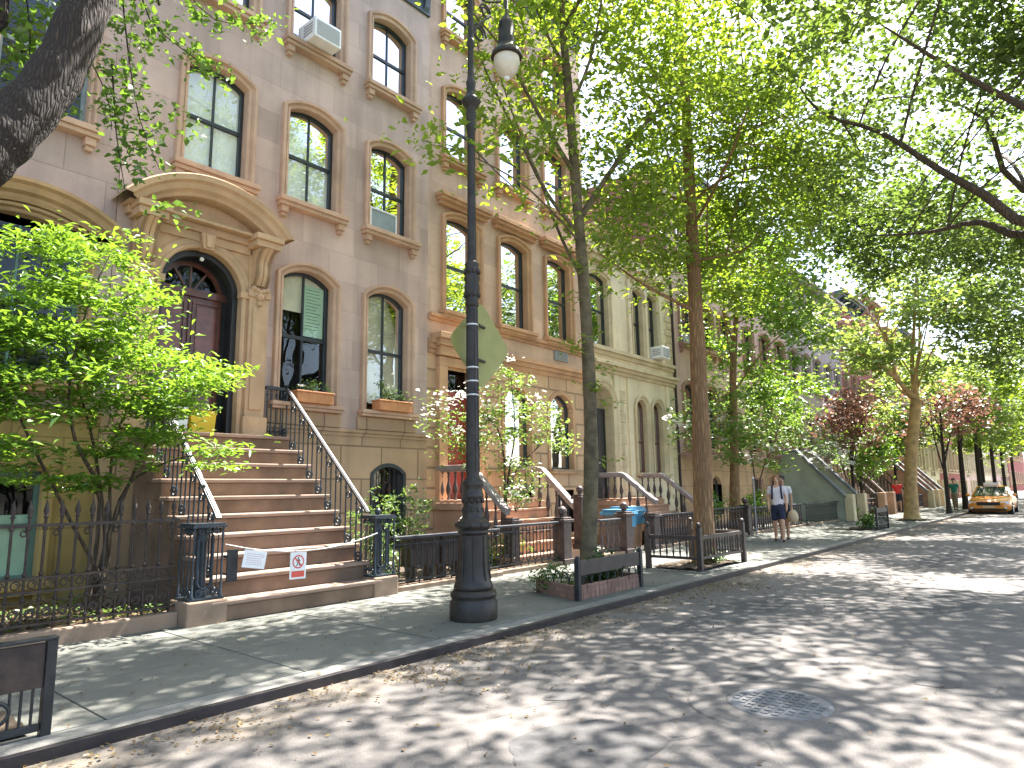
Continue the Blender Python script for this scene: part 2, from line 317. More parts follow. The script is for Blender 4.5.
add_road_wear(M['asphalt'])
M['asphalt_new'] = mat('asphalt_patch', (.078, .075, .072), .92, var=.2, vscale=1.5, grain=.4, gscale=140, bump=.5, bscale=90)
M['walk'] = mat('bluestone_pavement', (.134, .134, .113), .88, var=.16, vscale=.7, grain=.2, gscale=110, bump=.3, bscale=70, streak=0, col2=(.09, .096, .083))
M['kerbstone'] = mat('kerb_concrete', (.19, .185, .165), .9, var=.15, vscale=1.5, grain=.25, gscale=90, bump=.3, bscale=60)
M['kerbsteel'] = mat('steel_kerb_face', (.035, .029, .03), .5, var=.3, vscale=4, bump=.2, bscale=50, metallic=.3)
M['ground'] = mat('ground_earth', (.10, .09, .07), 1, var=.2)
KY, FY, ZS = -5.62, -2.3, .14           # kerb face, fence line, pavement level
struct(MB().box(-200, 400, -300, 300, -.5, -.012), 'ground', M['ground'])
# road sheet with a gently crowned, slightly uneven surface
def sheet(x0, x1, y0, y1, nx, ny, zf):
    mb = MB(); vs = [(x0+(x1-x0)*i/nx, y0+(y1-y0)*j/ny, zf(x0+(x1-x0)*i/nx, y0+(y1-y0)*j/ny)) for j in range(ny+1) for i in range(nx+1)]
    return mb.add(vs, [(j*(nx+1)+i, j*(nx+1)+i+1, (j+1)*(nx+1)+i+1, (j+1)*(nx+1)+i) for j in range(ny) for i in range(nx)], 0, True)
def rz(x, y): return .075+.015*max(0, 1-abs((y+10.1)/4.6))+.006*sin(x*1.1+y*.7)*sin(y*2.3)
struct(sheet(-30, 150, -14.6, KY+.05, 300, 24, rz), 'road', M['asphalt'])
# a dark repair patch and smaller potholes, irregular outlines just above the road
def patch(cx, cy, rx, ry, seed, zz=.004):
    rr = random.Random(seed); k = [rr.uniform(.75, 1.2) for _ in range(14)]; mb = MB(); n = 42; ring = []
    for i in range(n):
        a = 2*pi*i/n; q = i/3; j = int(q); s = k[j % 14]*(1-(q-j))+k[(j+1) % 14]*(q-j)
        x, y = cx+rx*s*cos(a), cy+ry*s*sin(a); ring.append((x, y, rz(x, y)+zz))
    mid = [((p[0]+cx)/2, (p[1]+cy)/2, rz((p[0]+cx)/2, (p[1]+cy)/2)+zz) for p in ring]
    mb.rings([ring, mid], 0, True, True); mb.add(mid+[(cx, cy, rz(cx, cy)+zz)], [(i, (i+1) % n, n) for i in range(n)], 0, True); return mb
pt = patch(3.55, -8.0, .62, .42, 3)
for a in ((2.9, -8.75, .3, .16, 5), (5.9, -8.2, .5, .16, 8), (8.5, -7.0, 1.6, .35, 9), (11, -8.8, 1.3, .5, 12), (17, -8, 2.2, .4, 13), (6.6, -9.4, .35, .2, 15), (4.4, -7.3, .22, .12, 17), (14, -7.2, .9, .3, 19), (7.4, -7.7, .3, .18, 21), (9.5, -8.2, .5, .14, 23)):
    q = patch(*a); pt.add(q.v, q.f, 0, True)
struct(pt, 'road_surface_patch', M['asphalt_new'])
struct(MB().box(-30, 150, KY+.022, KY+.32, -.1, ZS-.002), 'kerb', M['kerbstone'], .01)
struct(MB().box(-30, 150, KY, KY+.02, -.1, ZS+.004).box(-30, 150, KY-.0, KY+.055, ZS+.0045, ZS+.010), 'kerb_trim', M['kerbsteel'], .004)
# pavement flags: a sheet with sawn joints as real gaps
pv = MB(); x = -30.0; i = 0
while x < 150:
    wd = 1.52 if x < 40 else 8
    for j, (ya, yb) in enumerate(((KY+.335, -4.15), (-4.135, -2.9), (-2.885, -2.0))):
        off = random.uniform(-.0025, .0025)
        pv.box(x+.006, x+wd-.006, ya, yb, -.05, ZS+off)
    pv.box(x+.006, x+wd-.006, -1.985, .02, -.05, ZS+random.uniform(-.002, .002)); x += wd
struct(pv, 'pavement', M['walk'], .006)
struct(MB().box(-30, 150, KY+.33, .0, -.06, ZS-.012), 'pavement_base', M['soil'])
struct(MB().box(-30, 150, -14.9, -14.62, -.1, ZS), 'kerb_opposite', M['kerbstone'], .01)
struct(MB().box(-30, 150, -19, -14.91, -.1, ZS-.003), 'pavement_opposite', M['walk'])
yd = sheet(-3, 3.72, -2.16, -.02, 50, 18, lambda x, y: .19+.05*sin(x*3.1)*sin(y*4)+.03*random.random())
struct(yd, 'front_yard', M['soil'])
struct(sheet(6.72, 9.85, -2.2, -.02, 30, 16, lambda x, y: .17+.03*random.random()), 'front_yard', M['soil'])

# ================================================================== houses
def outl(x0, x1, z0, z1, rise, t, n=14):
    w = (x1-x0)/2; cx = (x0+x1)/2
    if rise <= 0: return [(x0-t, z0), (x0-t, z1+t), (x1+t, z1+t), (x1+t, z0)]
    Rr = (w*w+rise*rise)/(2*rise); cz = z1-Rr; r = Rr+t; a = math.asin(min(1, (w+t)/r))
    return [(x0-t, z0)]+[(cx+r*sin(-a+2*a*i/n), cz+r*cos(-a+2*a*i/n)) for i in range(n+1)]+[(x1+t, z0)]
def sweep(mb, prof, x0, x1, z0, z1, rise, y=0, m=0, n=14, closed=False):
    return mb.rings([[(px, y+yy, pz) for px, pz in outl(x0, x1, z0, z1, rise, t, n)] for t, yy in prof], m, closed)
def wall_sheet(mb, X0, X1, Z0, Z1, holes, y, zb, m_lo=1, m_hi=0):
    xs = sorted({X0, X1}|{v for h in holes for v in h[:2] if X0 < v < X1}); zs = sorted({Z0, Z1}|({zb} if Z0 < zb < Z1 else set())|{v for h in holes for v in h[2:4] if Z0 < v < Z1})
    for a, b in zip(xs, xs[1:]):
        for c, d in zip(zs, zs[1:]):
            mx, mz = (a+b)/2, (c+d)/2
            if any(h[0] < mx < h[1] and h[2] < mz < h[3] for h in holes): continue
            mb.add([(a, y, c), (b, y, c), (b, y, d), (a, y, d)], [(0, 1, 2, 3)], m_lo if mz < zb else m_hi)
class House:
    def __init__(s, name, label, X0, X1, H, wall, base, zb=2.75, trim='trim1', group=None, y=0.):
        s.r = thing(name, label, 'house', ((X0+X1)/2, 0, 0), group); s.X0, s.X1, s.H, s.zb, s.y = X0, X1, H, zb, y
        s.m = [M[wall], M[base], M['roof'], M['dark'], M['brick2']]; s.tr = M[trim]; s.holes = []; s.spand = []
    def window(s, x0, x1, z0, z1, rise=.16, trim=.15, sash='sash', bars=1, blind=None, bm='blind', sill=.16, prj=.085, n=12, mt=None, rail=.5, brackets=True, label=None, low_blind=False):
        y = s.y; mt = mt or s.tr; s.holes.append((x0, x1, z0, z1)); f = MB()
        sweep(f, [(.0, y+.14), (-.055, y+.14), (-.055, y+.21), (0, y+.21)], x0, x1, z0, z1, rise, 0, 0, n)
        f.box(x0, x1, y+.145, y+.21, z0, z0+.07)
        zm = z0+(z1-z0)*rail; f.box(x0+.05, x1-.05, y+.15, y+.205, zm-.03, zm+.03); cx = (x0+x1)/2
        for k in range(bars):
            bx = x0+(x1-x0)*(k+1)/(bars+1); f.box(bx-.014, bx+.014, y+.153, y+.2, z0+.06, z1-.02)
        wo = f.build('window', M[sash], s.r)
        if rise > 0: s.spand.append((x0, x1, z0, z1, rise, not trim))
        if label: wo['label'] = label
        g = MB(); o = outl(x0, x1, z0, z1, rise, -.02, n); g.add([(a, y+.18, b) for a, b in o], [tuple(range(len(o)))]); g.build('pane', M['glass'], wo)
        if trim:
            t = trim; q = MB()
            sweep(q, [(0, y+.16), (0, y-.025), (.012, y-.035), (t*.32, y-.045), (t*.36, y-.035), (t*.45, y-.035), (t*.62, y-prj), (t*.95, y-prj), (t, y-prj+.02), (t, y+.01)], x0, x1, z0, z1, rise, 0, 0, n)
            q.build('surround', mt, wo)
        if sill:
            q = MB(); e = (trim or .08)+.06
            q.box(x0-e, x1+e, y-.20, y+.16, z0-sill*.55, z0); q.box(x0-e+.02, x1+e-.02, y-.165, y+.02, z0-sill, z0-sill*.56)
            if brackets:
                for bx in (x0-e+.06, x1+e-.2): q.box(bx, bx+.14, y-.13, y+.01, z0-sill-.12, z0-sill-.003); q.box(bx+.02, bx+.12, y-.09, y+.01, z0-sill-.19, z0-sill-.123)
            q.build('sill', mt, wo, .008)
        if blind:
            zb_ = z1-(z1-z0)*blind; q = MB()
            if low_blind: q.box(x0+.03, x1-.03, y+.225, y+.235, z0+.05, z0+(z1-z0)*blind)
            else: q.box(x0+.03, x1-.03, y+.225, y+.235, zb_, z1+.0)
            q.build('blind', M[bm], wo)
        return wo
    def hood(s, wo, x0, x1, z, hgt=.2, prj=.26, mt=None):
        q = MB(); y = s.y
        q.box(x0, x1, y-prj, y, z+hgt*.62, z+hgt).box(x0+.03, x1-.03, y-prj*.82, y, z+hgt*.34, z+hgt*.615).box(x0+.06, x1-.06, y-prj*.5, y, z, z+hgt*.335)
        q.build('hood', mt or s.tr, wo, .006)
    def belt(s, z0, z1, prj, mt=None, name='belt_course', x0=None, x1=None, steps=2):
        q = MB(); x0 = s.X0+.004 if x0 is None else x0; x1 = s.X1-.004 if x1 is None else x1
        for k in range(steps):
            a = z0+(z1-z0)*k/steps; b = z0+(z1-z0)*(k+1)/steps-.002; q.box(x0, x1, s.y-prj*(k+1)/steps, s.y+.012, a, b)
        q.build(name, mt or s.tr, s.r, .006)
    def cornice(s, z, h=.9, prj=.55, m='cornice_dark', nb=7):
        q = MB(); y = s.y; a, b = s.X0+.01, s.X1-.01
        q.box(a, b, y-.06, y, z-h, z-h*.3); q.box(a, b, y-prj*.8, y, z-h*.298, z-h*.15); q.box(a, b, y-prj, y, z-h*.148, z)
        for k in range(nb):
            x = a+.15+(b-a-.3)*k/(nb-1); q.prismx([(y-.062, z-h*.95), (y-.062, z-h*.3), (y-prj*.72, z-h*.3), (y-prj*.66, z-h*.45), (y-prj*.3, z-h*.6), (y-prj*.22, z-h*.85)], x-.07, x+.07)
        q.build('cornice', M[m], s.r)
    def finish(s, depth=11, side=True):
        mb = MB(); y = s.y; X0, X1, H = s.X0, s.X1, s.H
        wall_sheet(mb, X0, X1, .0, H, s.holes, y, s.zb)
        yi = y+1.1; yb = y+depth
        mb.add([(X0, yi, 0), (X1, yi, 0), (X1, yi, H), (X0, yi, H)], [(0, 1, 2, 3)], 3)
        mb.add([(X0, y, 0), (X0, yb, 0), (X0, yb, H), (X0, y, H)], [(0, 3, 2, 1)], 4); mb.add([(X1, y, 0), (X1, yb, 0), (X1, yb, H), (X1, y, H)], [(0, 1, 2, 3)], 4)
        mb.add([(X0, yb, 0), (X1, yb, 0), (X1, yb, H), (X0, yb, H)], [(0, 3, 2, 1)], 4); mb.add([(X0, y, H), (X1, y, H), (X1, yb, H), (X0, yb, H)], [(0, 1, 2, 3)], 2)
        for x0, x1, z0, z1, rise, bare in s.spand:
            o = outl(x0, x1, z0, z1, rise, 0, 12)[1:-1]; cx = (x0+x1)/2; k = len(o)//2; mi = 1 if z1 < s.zb else 0
            l = [(x0, y, z1)]+[(a, y, b) for a, b in reversed(o[:k+1])]; r = [(x1, y, z1)]+[(a, y, b) for a, b in o[k:]]
            mb.add(l, [tuple(range(len(l)))], mi); mb.add(r, [tuple(reversed(range(len(r))))], mi)
            if bare: mb.rings([[(a, y, b) for a, b in o], [(a, y+.15, b) for a, b in o]], mi)
        mb.build('wall', s.m, s.r)

def panel_door(h, x0, x1, z0, zs, spring_arch, y, leaves=2, mats=('door', 'door_panel'), ztop=None):
    """door leaves with raised panels; returns the door part"""
    d = MB(); d.box(x0, x1, y, y+.06, z0, zs)
    w = (x1-x0)/leaves; pn = MB()
    for k in range(leaves):
        a, b = x0+w*k+.09, x0+w*(k+1)-.09; H = zs-z0
        for za, zb in ((z0+.14, z0+.30*H), (z0+.34*H, z0+.95*H)):
            d.box(a-.04, b+.04, y-.022, y, za-.04, za); d.box(a-.04, b+.04, y-.022, y, zb, zb+.04); d.box(a-.04, a, y-.022, y, za, zb); d.box(b, b+.04, y-.022, y, za, zb)
            pn.box(a+.03, b-.03, y-.018, y+.001, za+.03, zb-.03)
        if k: d.box(x0+w*k-.012, x0+w*k+.012, y-.03, y, z0+.02, zs-.02)
    do = d.build('door', M[mats[0]], h.r, .004); pn.build('door_panel', M[mats[1]], do, .012)
    kb = MB().ball((x0+w+.07, y-.05, z0+1.0), .032); kb.tube([(x0+w+.07, y, z0+1.0), (x0+w+.07, y-.05, z0+1.0)], .012); kb.build('handle', M['band'], do)
    return do

# ---------------------------------------------------------------- house at the left edge
H0 = House('brownstone_house', 'ashlar brownstone house with an ochre arched hood, half hidden by the leaning tree', -4.5, 3.5, 13.3, 'stone0', 'base0', 2.75, 'trim1', y=.012)
for x in (-2.0, 0.0, 1.93):
    H0.window(x, x+1.1, 6.86, 8.9, .02, .1, 'sash_grey', 1, .0 or None); H0.window(x, x+1.1, 10, 11.75, .02, .1, 'sash_grey', 1, .5, 'blind_green')
for x in (-1.3, 1.65):
    wo = H0.window(x, x+1.5, 3.15, 5.36, .20, .12, 'sash_green', 1, None, mt=M['ochre'])
    q = MB(); sweep(q, [(.13, .012), (.13, -.10), (.18, -.13), (.22, -.13), (.25, -.2), (.33, -.23), (.36, -.29), (.41, -.29), (.41, .012)], x, x+1.5, 5.20, 5.36, .20, 0, 0, 16, True); q.build('hood', M['ochre'], wo)
for x in (-1.3, 1.3): H0.window(x, x+1.6, .55, 1.95, 0, .1, 'sash_green', 2, .6, 'blind_green', low_blind=True, mt=M['base0'])
H0.belt(2.62, 2.78, .07, M['base0']); H0.cornice(13.35); H0.finish()

# ---------------------------------------------------------------- house with the big stoop
H1 = House('brownstone_house', 'mauve brownstone house with an arched dark red double door under a segmental pediment', 3.505, 9.7, 13.3, 'stone1', 'base1', 2.75, 'trim1')
OX = [(4.4, 5.43), (6.24, 7.28), (8.1, 9.13)]
for i, (a, b) in enumerate(OX):
    wo = H1.window(a, b, 6.85, 8.76, blind=(1, .95, .62)[i], bm=('blind', 'blind', 'blind')[i]); H1.window(a, b, 9.99, 11.68, blind=(.8, .8, .6)[i])
q = MB(); q.box(8.2, 8.9, .10, .14, 6.93, 6.965); q.box(8.2, 8.9, .10, .14, 7.37, 7.405); q.box(8.2, 8.235, .10, .14, 6.966, 7.369); q.box(8.865, 8.9, .10, .14, 6.966, 7.369); q.build('window_screen', M['white_plastic'], wo); q = MB().box(8.236, 8.864, .115, .13, 6.966, 7.369); q.build('screen_panel', M['sash_grey'], wo)
for i, (a, b) in enumerate(OX[1:]):
    wo = H1.window(a, b, 3.17, 5.62, blind=(.3, .92)[i], bm=('blind_tan', 'blind_tan')[i], rise=.2, brackets=False, sill=.12)
    if i == 0:
        q = MB(); q.box((a+b)/2+.03, b-.07, .195, .20, 4.46, 5.42); q.build('window_notice', M['blind_green'], wo); q = MB(); rr = random.Random(9)
        for k in range(13): q.box((a+b)/2+.08, b-.12-rr.uniform(0, .12), .193, .1945, 5.34-k*.062, 5.352-k*.062)
        q.build('notice_lines', M['sash_green'], wo)
    q = MB(); q.box(a-.22, b+.22, -.06, 0, 2.80, 3.045); q.build('apron', M['base1'], wo, .008)
H1.holes.append((8.24, 9.12, .5, 2.17)); H1.spand.append((8.24, 9.12, .5, 2.17, .2, True))
f = MB(); sweep(f, [(0, -.02), (-.07, -.02), (-.07, .2)], 8.24, 9.12, .5, 2.17, .2); f.box(8.24, 9.12, .13, .2, 1.33, 1.39)
wo = f.build('window', M['sash'], H1.r); g = MB(); o = outl(8.24, 9.12, .5, 2.17, .2, -.02); g.add([(a, .17, b) for a, b in o], [tuple(range(len(o)))]); g.build('pane', M['glass'], wo)
g = MB()
for k in range(6): x = 8.36+k*.128; g.tube([(x, .05, .52), (x, .05, 2.13)], .009, 6)
g.box(8.3, 9.06, .04, .06, 1.0, 1.03); g.build('window_grille', M['iron'], wo)
H1.belt(2.66, 2.79, .05, M['base1'], x0=5.98); H1.cornice(13.35)
# portal: pilasters, archivolt, consoles, pediment
DX0, DX1, DZ0 = 4.15, 5.45, 2.56; DC, DR = 4.8, .65; DS = 4.85
H1.holes.append((DX0, DX1, DZ0, DS+DR))
po = MB()
ar = outl(DX0, DX1, DZ0, DS+DR, DR, 0, 20)
box_o = [(3.98, DZ0), (3.98, 5.74), (5.62, 5.74), (5.62, DZ0)]
# spandrel slab: ring between the arch outline and a rectangle, split into strips
mid = len(ar)//2; L = [p for p in ar if p[0] <= DC+1e-6]; Rr_ = [p for p in ar if p[0] >= DC-1e-6]
fl = [(x, -.05, z) for x, z in L]+[(DC, -.05, 5.74), (3.98, -.05, 5.74), (3.98, -.05, DZ0)]; po.add(fl, [tuple(reversed(range(len(fl))))])
fr_ = [(x, -.05, z) for x, z in Rr_]+[(5.62, -.05, DZ0), (5.62, -.05, 5.74), (DC, -.05, 5.74)]; po.add(fr_, [tuple(reversed(range(len(fr_))))])
sweep(po, [(0, .34), (0, -.09), (.03, -.11), (.06, -.11), (.08, -.08), (.16, -.08), (.19, -.055)], DX0, DX1, DZ0, DS+DR, DR, 0, 0, 20)
for x0, x1 in ((3.72, 4.04), (5.56, 5.9)):
    po.box(x0, x1, -.14, 0, DZ0, 5.0); po.box(x0-.04, x1+.04, -.18, 0, DZ0, DZ0+.3); po.box(x0+.06, x1-.06, -.165, -.139, DZ0+.42, 4.7); po.box(x0-.03, x1+.03, -.17, 0, 4.88, 5.0)
    po.box(x0, x1, -.10, 0, 5.003, 5.74)
for x0, x1 in ((4.05, 4.2), (5.41, 5.56)): po.box(x0, x1, -.13, .0, DS-.02, DS+.09)
po.box(3.6, 6.02, -.16, 0, 5.742, 5.86); po.box(4.0, 5.6, -.10, 0, 5.60, 5.74)
portal = po.build('portal', M['portal'], H1.r, .008)
for x0, x1 in ((3.74, 4.02), (5.58, 5.88)):                    # scrolled consoles with a leaf below
    c = MB(); yz = []
    for i in range(13): a = i/12; yz.append((-.14-.26*(a**1.6)-.05*sin(a*pi*2), 5.08+.6*a))
    yz += [(-.02, 5.68), (-.02, 5.08)]
    wd = x1-x0
    for k in range(4): c.prismx([(y_-.02*(k in (1, 2)), z_) for y_, z_ in yz], x0+wd*k/4+.008, x0+wd*(k+1)/4-.008)
    c.prismx(yz[:-2]+[(-.12, 5.68), (-.12, 5.08)], x0+.01, x1-.01)
    for k in range(5): c.ball((x0+.03+(wd-.06)*k/4, -.17, 5.02-.05*(1-abs(k-2)/2)), .045)
    for (dx, dz, r_) in ((0, -.09, .075), (-.07, -.05, .05), (.07, -.05, .05), (0, -.2, .05), (0, -.29, .03)): c.ball(((x0+x1)/2+dx, -.15, 4.98+dz), r_, 10)
    c.build('console', M['portal'], portal)
    c = MB(); c.box(x0-.08, x1+.06, -.42, 0, 5.69, 5.80); c.box(x0-.11, x1+.09, -.47, 0, 5.802, 5.9); c.build('console_cap', M['portal'], portal, .008)
pd = MB()
# segmental pediment swept along an arc; ends rest on the caps
pc, pw, prise, pz = 4.77, 1.27, .56, 5.905
sweep(pd, [(-.24, .0), (-.22, -.34), (-.17, -.37), (-.13, -.44), (-.05, -.47), (-.02, -.53), (.06, -.55), (.08, -.52), (.08, 0)], pc-pw, pc+pw, pz, pz+prise, prise, 0, 0, 28, False)
pd.build('pediment', M['portal'], portal)
ty = MB(); o = outl(pc-pw, pc+pw, pz-.04, pz+prise, prise, -.22, 20); ty.prism(o, -.10, 0); ty.box(3.56, 6.0, -.3, 0, 5.862, 5.905); ty.build('tympanum', M['portal'], portal)
ks = MB(); ks.prism([(DC-.08, DS+DR-.03), (DC-.12, 5.73), (DC+.12, 5.73), (DC+.08, DS+DR-.03)], -.2, -.0); ks.prism([(DC-.04, DS+DR), (DC-.06, 5.70), (DC+.06, 5.70), (DC+.04, DS+DR)], -.235, -.2); ks.build('keystone', M['portal'], portal, .006)
# black reveal, doors, fanlight
rv = MB(); sweep(rv, [(-.002, .05), (-.09, .05), (-.09, .12), (-.05, .14), (-.05, .34), (-.11, .34), (-.11, .42)], DX0, DX1, DZ0, DS+DR, DR, 0, 0, 20); rv.build('door_frame', M['door_black'], H1.r)
panel_door(H1, DX0+.08, DX1-.08, DZ0, DS-.03, True, .38)
fl = MB(); o = outl(DX0+.08, DX1-.08, DS+.1, DS+DR-.08, DR-.18, 0, 18); 
sweep(fl, [(0, .36), (-.07, .36), (-.07, .42)], DX0+.1, DX1-.1, DS+.06, DS+DR-.1, DR-.1, 0, 0, 18); fl.box(DX0+.04, DX1-.04, .33, .42, DS-.03, DS+.09)
for a in (-35, 0, 35): fl.bar((DC+.1*sin(R(a)), .39, DS+.09), (DC+.5*sin(R(a)), .39, DS+.04+.48*cos(R(a))), .022, .03)
fo = fl.build('fanlight', M['door'], H1.r); g = MB(); o = outl(DX0+.1, DX1-.1, DS+.06, DS+DR-.1, DR-.1, -.02, 18); g.add([(a, .40, b) for a, b in o], [tuple(range(len(o)))]); g.build('pane', M['glass'], fo)
tr_ = MB().ball((DC, .02, DS+DR-.14), .035); tr_.build('porch_light', M['white_plastic'], H1.r)
H1.finish()

# ---------------------------------------------------------------- rosy house behind the lamp post
H2 = House('brownstone_house', 'rosy orange brownstone house with flat hoods over tall parlour windows, right of the portal house', 9.705, 15.88, 15.6, 'stone2', 'base2', 4.55, 'trim2', y=.006)
for i, a in enumerate((10.25, 12.13, 14.02)):
    wo = H2.window(a, a+1.02, 5.56, 7.82, .12, .16, 'sash', 0, (.62, .58, .6)[i], brackets=False); H2.hood(wo, a-.33, a+1.35, 8.0, .26)
    H2.window(a, a+1.0, 9.2, 11.0, .16, .16, 'sash', 0, (None, .3, .3)[i]); H2.window(a, a+1.0, 12.35, 13.9, .16, .16, 'sash', 0, .4)
H2.belt(5.28, 5.44, .13, steps=2); H2.belt(4.55, 4.86, .16, steps=3); H2.belt(2.0, 2.1, .05, M['base2'], x0=11.4)
for a in (12.2, 14.0): H2.window(a, a+1.02, 2.12, 4.1, .34, 0, 'sash', 0, .95, sill=.1, brackets=False, mt=M['base2'])
for a in (12.4, 14.2): H2.window(a, a+.8, .5, 1.6, 0, 0, 'sash', 1, None, sill=.08, brackets=False, mt=M['base2'])
q = MB()
for a in (12.2, 14.0): sweep(q, [(-.002, .16), (-.002, -.03), (.1, -.03), (.1, .004)], a, a+1.02, 2.12, 4.1, .34)
split_build(q, 'arch_mould', M['trim2'], H2.r)
H2.holes.append((10.2, 11.1, 1.43, 4.25))
q = MB(); q.box(9.95, 10.2, -.12, .3, 1.43, 4.3); q.box(11.1, 11.35, -.12, .3, 1.43, 4.3); q.box(9.95, 11.35, -.12, .3, 4.302, 4.5)
q.box(9.8, 11.5, -.32, 0, 4.86, 5.0); q.box(9.84, 11.46, -.27, 0, 4.72, 4.857); q.box(9.9, 11.4, -.2, 0, 4.52, 4.717); q.build('door_surround', M['trim2'], H2.r, .008)
panel_door(H2, 10.2, 11.1, 1.43, 3.7, False, .2, 1, ('door_red', 'door_red')); q = MB(); q.box(10.2, 11.1, .19, .25, 3.702, 3.8); q.build('transom', M['door_red'], H2.r)
g = MB(); g.box(10.2, 11.1, .22, .23, 3.8, 4.3); g.build('pane', M['glass'], H2.r)
q = MB(); q.box(14.25, 14.85, -.04, .012, 5.02, 5.27)
for k in range(9): q.box(14.27+k*.065, 14.3+k*.065, -.055, -.038, 5.04, 5.25)
q.build('wall_vent', M['grille'], H2.r)
H2.cornice(15.65); H2.finish()

# ---------------------------------------------------------------- cream house
H3 = House('limestone_house', 'low cream stone house with paired round arched windows and quoins', 15.885, 21.05, 9.15, 'stone3', 'stone3', .5, 'trim3', y=-.01)
H3.window(16.02, 17.02, 5.75, 7.95, .12, .14, 'sash', 0, .5, sill=0)
for i, a in enumerate((18.45, 19.42)): H3.window(a, a+.66, 5.75, 7.95, .16, .12, 'sash', 0, .55, sill=0)
H3.belt(5.5, 5.74, .14, steps=2); H3.belt(4.98, 5.28, .26, steps=3); H3.belt(8.98, 9.3, .34, steps=4); H3.belt(8.70, 8.80, .05, steps=1)
wo = H3.r; q = MB(); q.box(18.1, 20.45, -.30, -.01, 8.42, 8.6); q.box(18.16, 20.39, -.22, -.01, 8.28, 8.417); q.box(18.22, 20.33, -.1, -.01, 8.15, 8.277)
q.build('hood', M['trim3'], H3.r, .006); q = MB(); q.box(15.9, 17.3, -.30, -.01, 8.42, 8.6); q.box(15.95, 17.24, -.22, -.01, 8.28, 8.417); q.build('hood', M['trim3'], H3.r, .006)
q = MB()
for x in (18.2, 19.26, 20.24): q.box(x-.08, x+.08, -.09, 0, 5.75, 8.148)
for x in (17.28, 18.05, 20.55): q.box(x-.13, x+.13, -.07, 0, 1.4, 4.97)
split_build(q, 'pilaster', M['stone3'], H3.r, .006)
q = MB()
for k in range(13):
    for x0, z0 in ((20.62, 5.78), (20.62, .6)):
        z = z0+k*.245 if z0 > 5 else z0+k*.33
        if (z0 > 5 and z < 8.6) or (z0 < 5 and z < 4.8): q.box(x0+(.14 if k % 2 else .0), 21.045, -.05, 0, z, z+(.22 if z0 > 5 else .3))
    z = .6+k*.33
    if z < 4.3: q.box(17.42, 17.66+(.12 if k % 2 else 0), -.05, 0, z, z+.3)
split_build(q, 'quoin', M['trim3'], H3.r, .012)
for a in (18.48, 19.52):
    H3.window(a, a+.62, 2.08, 4.36, .31, .17, 'door', 0, .55, 'blind_tan', sill=.1, brackets=False, rail=.42)
H3.holes.append((15.98, 17.08, 1.35, 4.55))
q = MB(); sweep(q, [(0, .3), (0, -.05), (.04, -.08), (.1, -.08), (.14, -.12), (.2, -.12), (.22, -.08), (.22, 0)], 15.98, 17.08, 1.35, 4.55, .55); q.build('door_surround', M['trim3'], H3.r)
panel_door(H3, 16.0, 17.06, 1.35, 3.95, True, .25, 2, ('door_black', 'door_black')); g = MB(); o = outl(15.98, 17.08, 3.9, 4.55, .55, -.01); g.add([(a, .27, b) for a, b in o], [tuple(range(len(o)))]); g.build('pane', M['glass'], H3.r)
H3.finish()

# ---------------------------------------------------------------- lilac house and the rest of the row
H4 = House('brownstone_house', 'lilac stuccoed brownstone house with rust trim, right of the low cream house', 21.055, 27.2, 13.2, 'stone4', 'base4', 2.7, 'trim4')
for a in (21.85, 23.55, 25.25):
    H4.window(a, a+.98, 3.0, 5.25, .18, .16, 'sash', 0, .6, 'blind_green', brackets=False); H4.window(a, a+.98, 6.68, 8.4, .18, .16, 'sash', 0, .5, n=8); H4.window(a, a+.98, 9.9, 11.5, .18, .16, 'sash', 0, .4, n=8)
for a in (23.75, 25.45): H4.window(a, a+.85, .62, 2.02, .3, 0, 'sash', 0, None, sill=0, n=8)
H4.belt(2.62, 2.78, .08); H4.cornice(13.25); H4.finish()
def row_house(name, label, X0, X1, H, wall, base, trim, door, z1=3.0, floors=((6.5, 8.3), (9.7, 11.4)), nwin=3, cm='cornice_dark', n=6, group=None):
    h = House(name, label, X0, X1, H, wall, base, 2.7, trim, group); wd = (X1-X0)/nwin
    for k in range(nwin):
        cx = X0+wd*(k+.5)
        if k == door: continue
        h.window(cx-.5, cx+.5, z1, z1+2.2, .12, .14, 'sash', 0, random.choice((.4, .6, .9)), brackets=False, n=n); h.window(cx-.45, cx+.45, .6, 1.9, 0, .08, 'sash', 0, None, sill=.08, brackets=False)
    for a, b in floors:
        for k in range(nwin): cx = X0+wd*(k+.5); h.window(cx-.5, cx+.5, a, b, .12, .14, 'sash', 0, random.choice((.3, .5, .8)), brackets=False, n=n)
    cx = X0+wd*(door+.5); h.holes.append((cx-.6, cx+.6, 2.3, 5.0))
    q = MB(); q.box(cx-.85, cx-.6, -.12, .3, 2.3, 5.0); q.box(cx+.6, cx+.85, -.12, .3, 2.3, 5.0); q.box(cx-.95, cx+.95, -.2, .3, 5.0, 5.3); q.build('door_surround', M[trim], h.r, .01)
    panel_door(h, cx-.6, cx+.6, 2.3, 4.4, False, .25, 2, ('door_black', 'door')); g = MB(); g.box(cx-.6, cx+.6, .26, .27, 4.42, 5.0); g.build('pane', M['glass'], h.r)
    h.belt(2.62, 2.76, .07); h.cornice(H+.05, m=cm); h.finish(); return h, cx
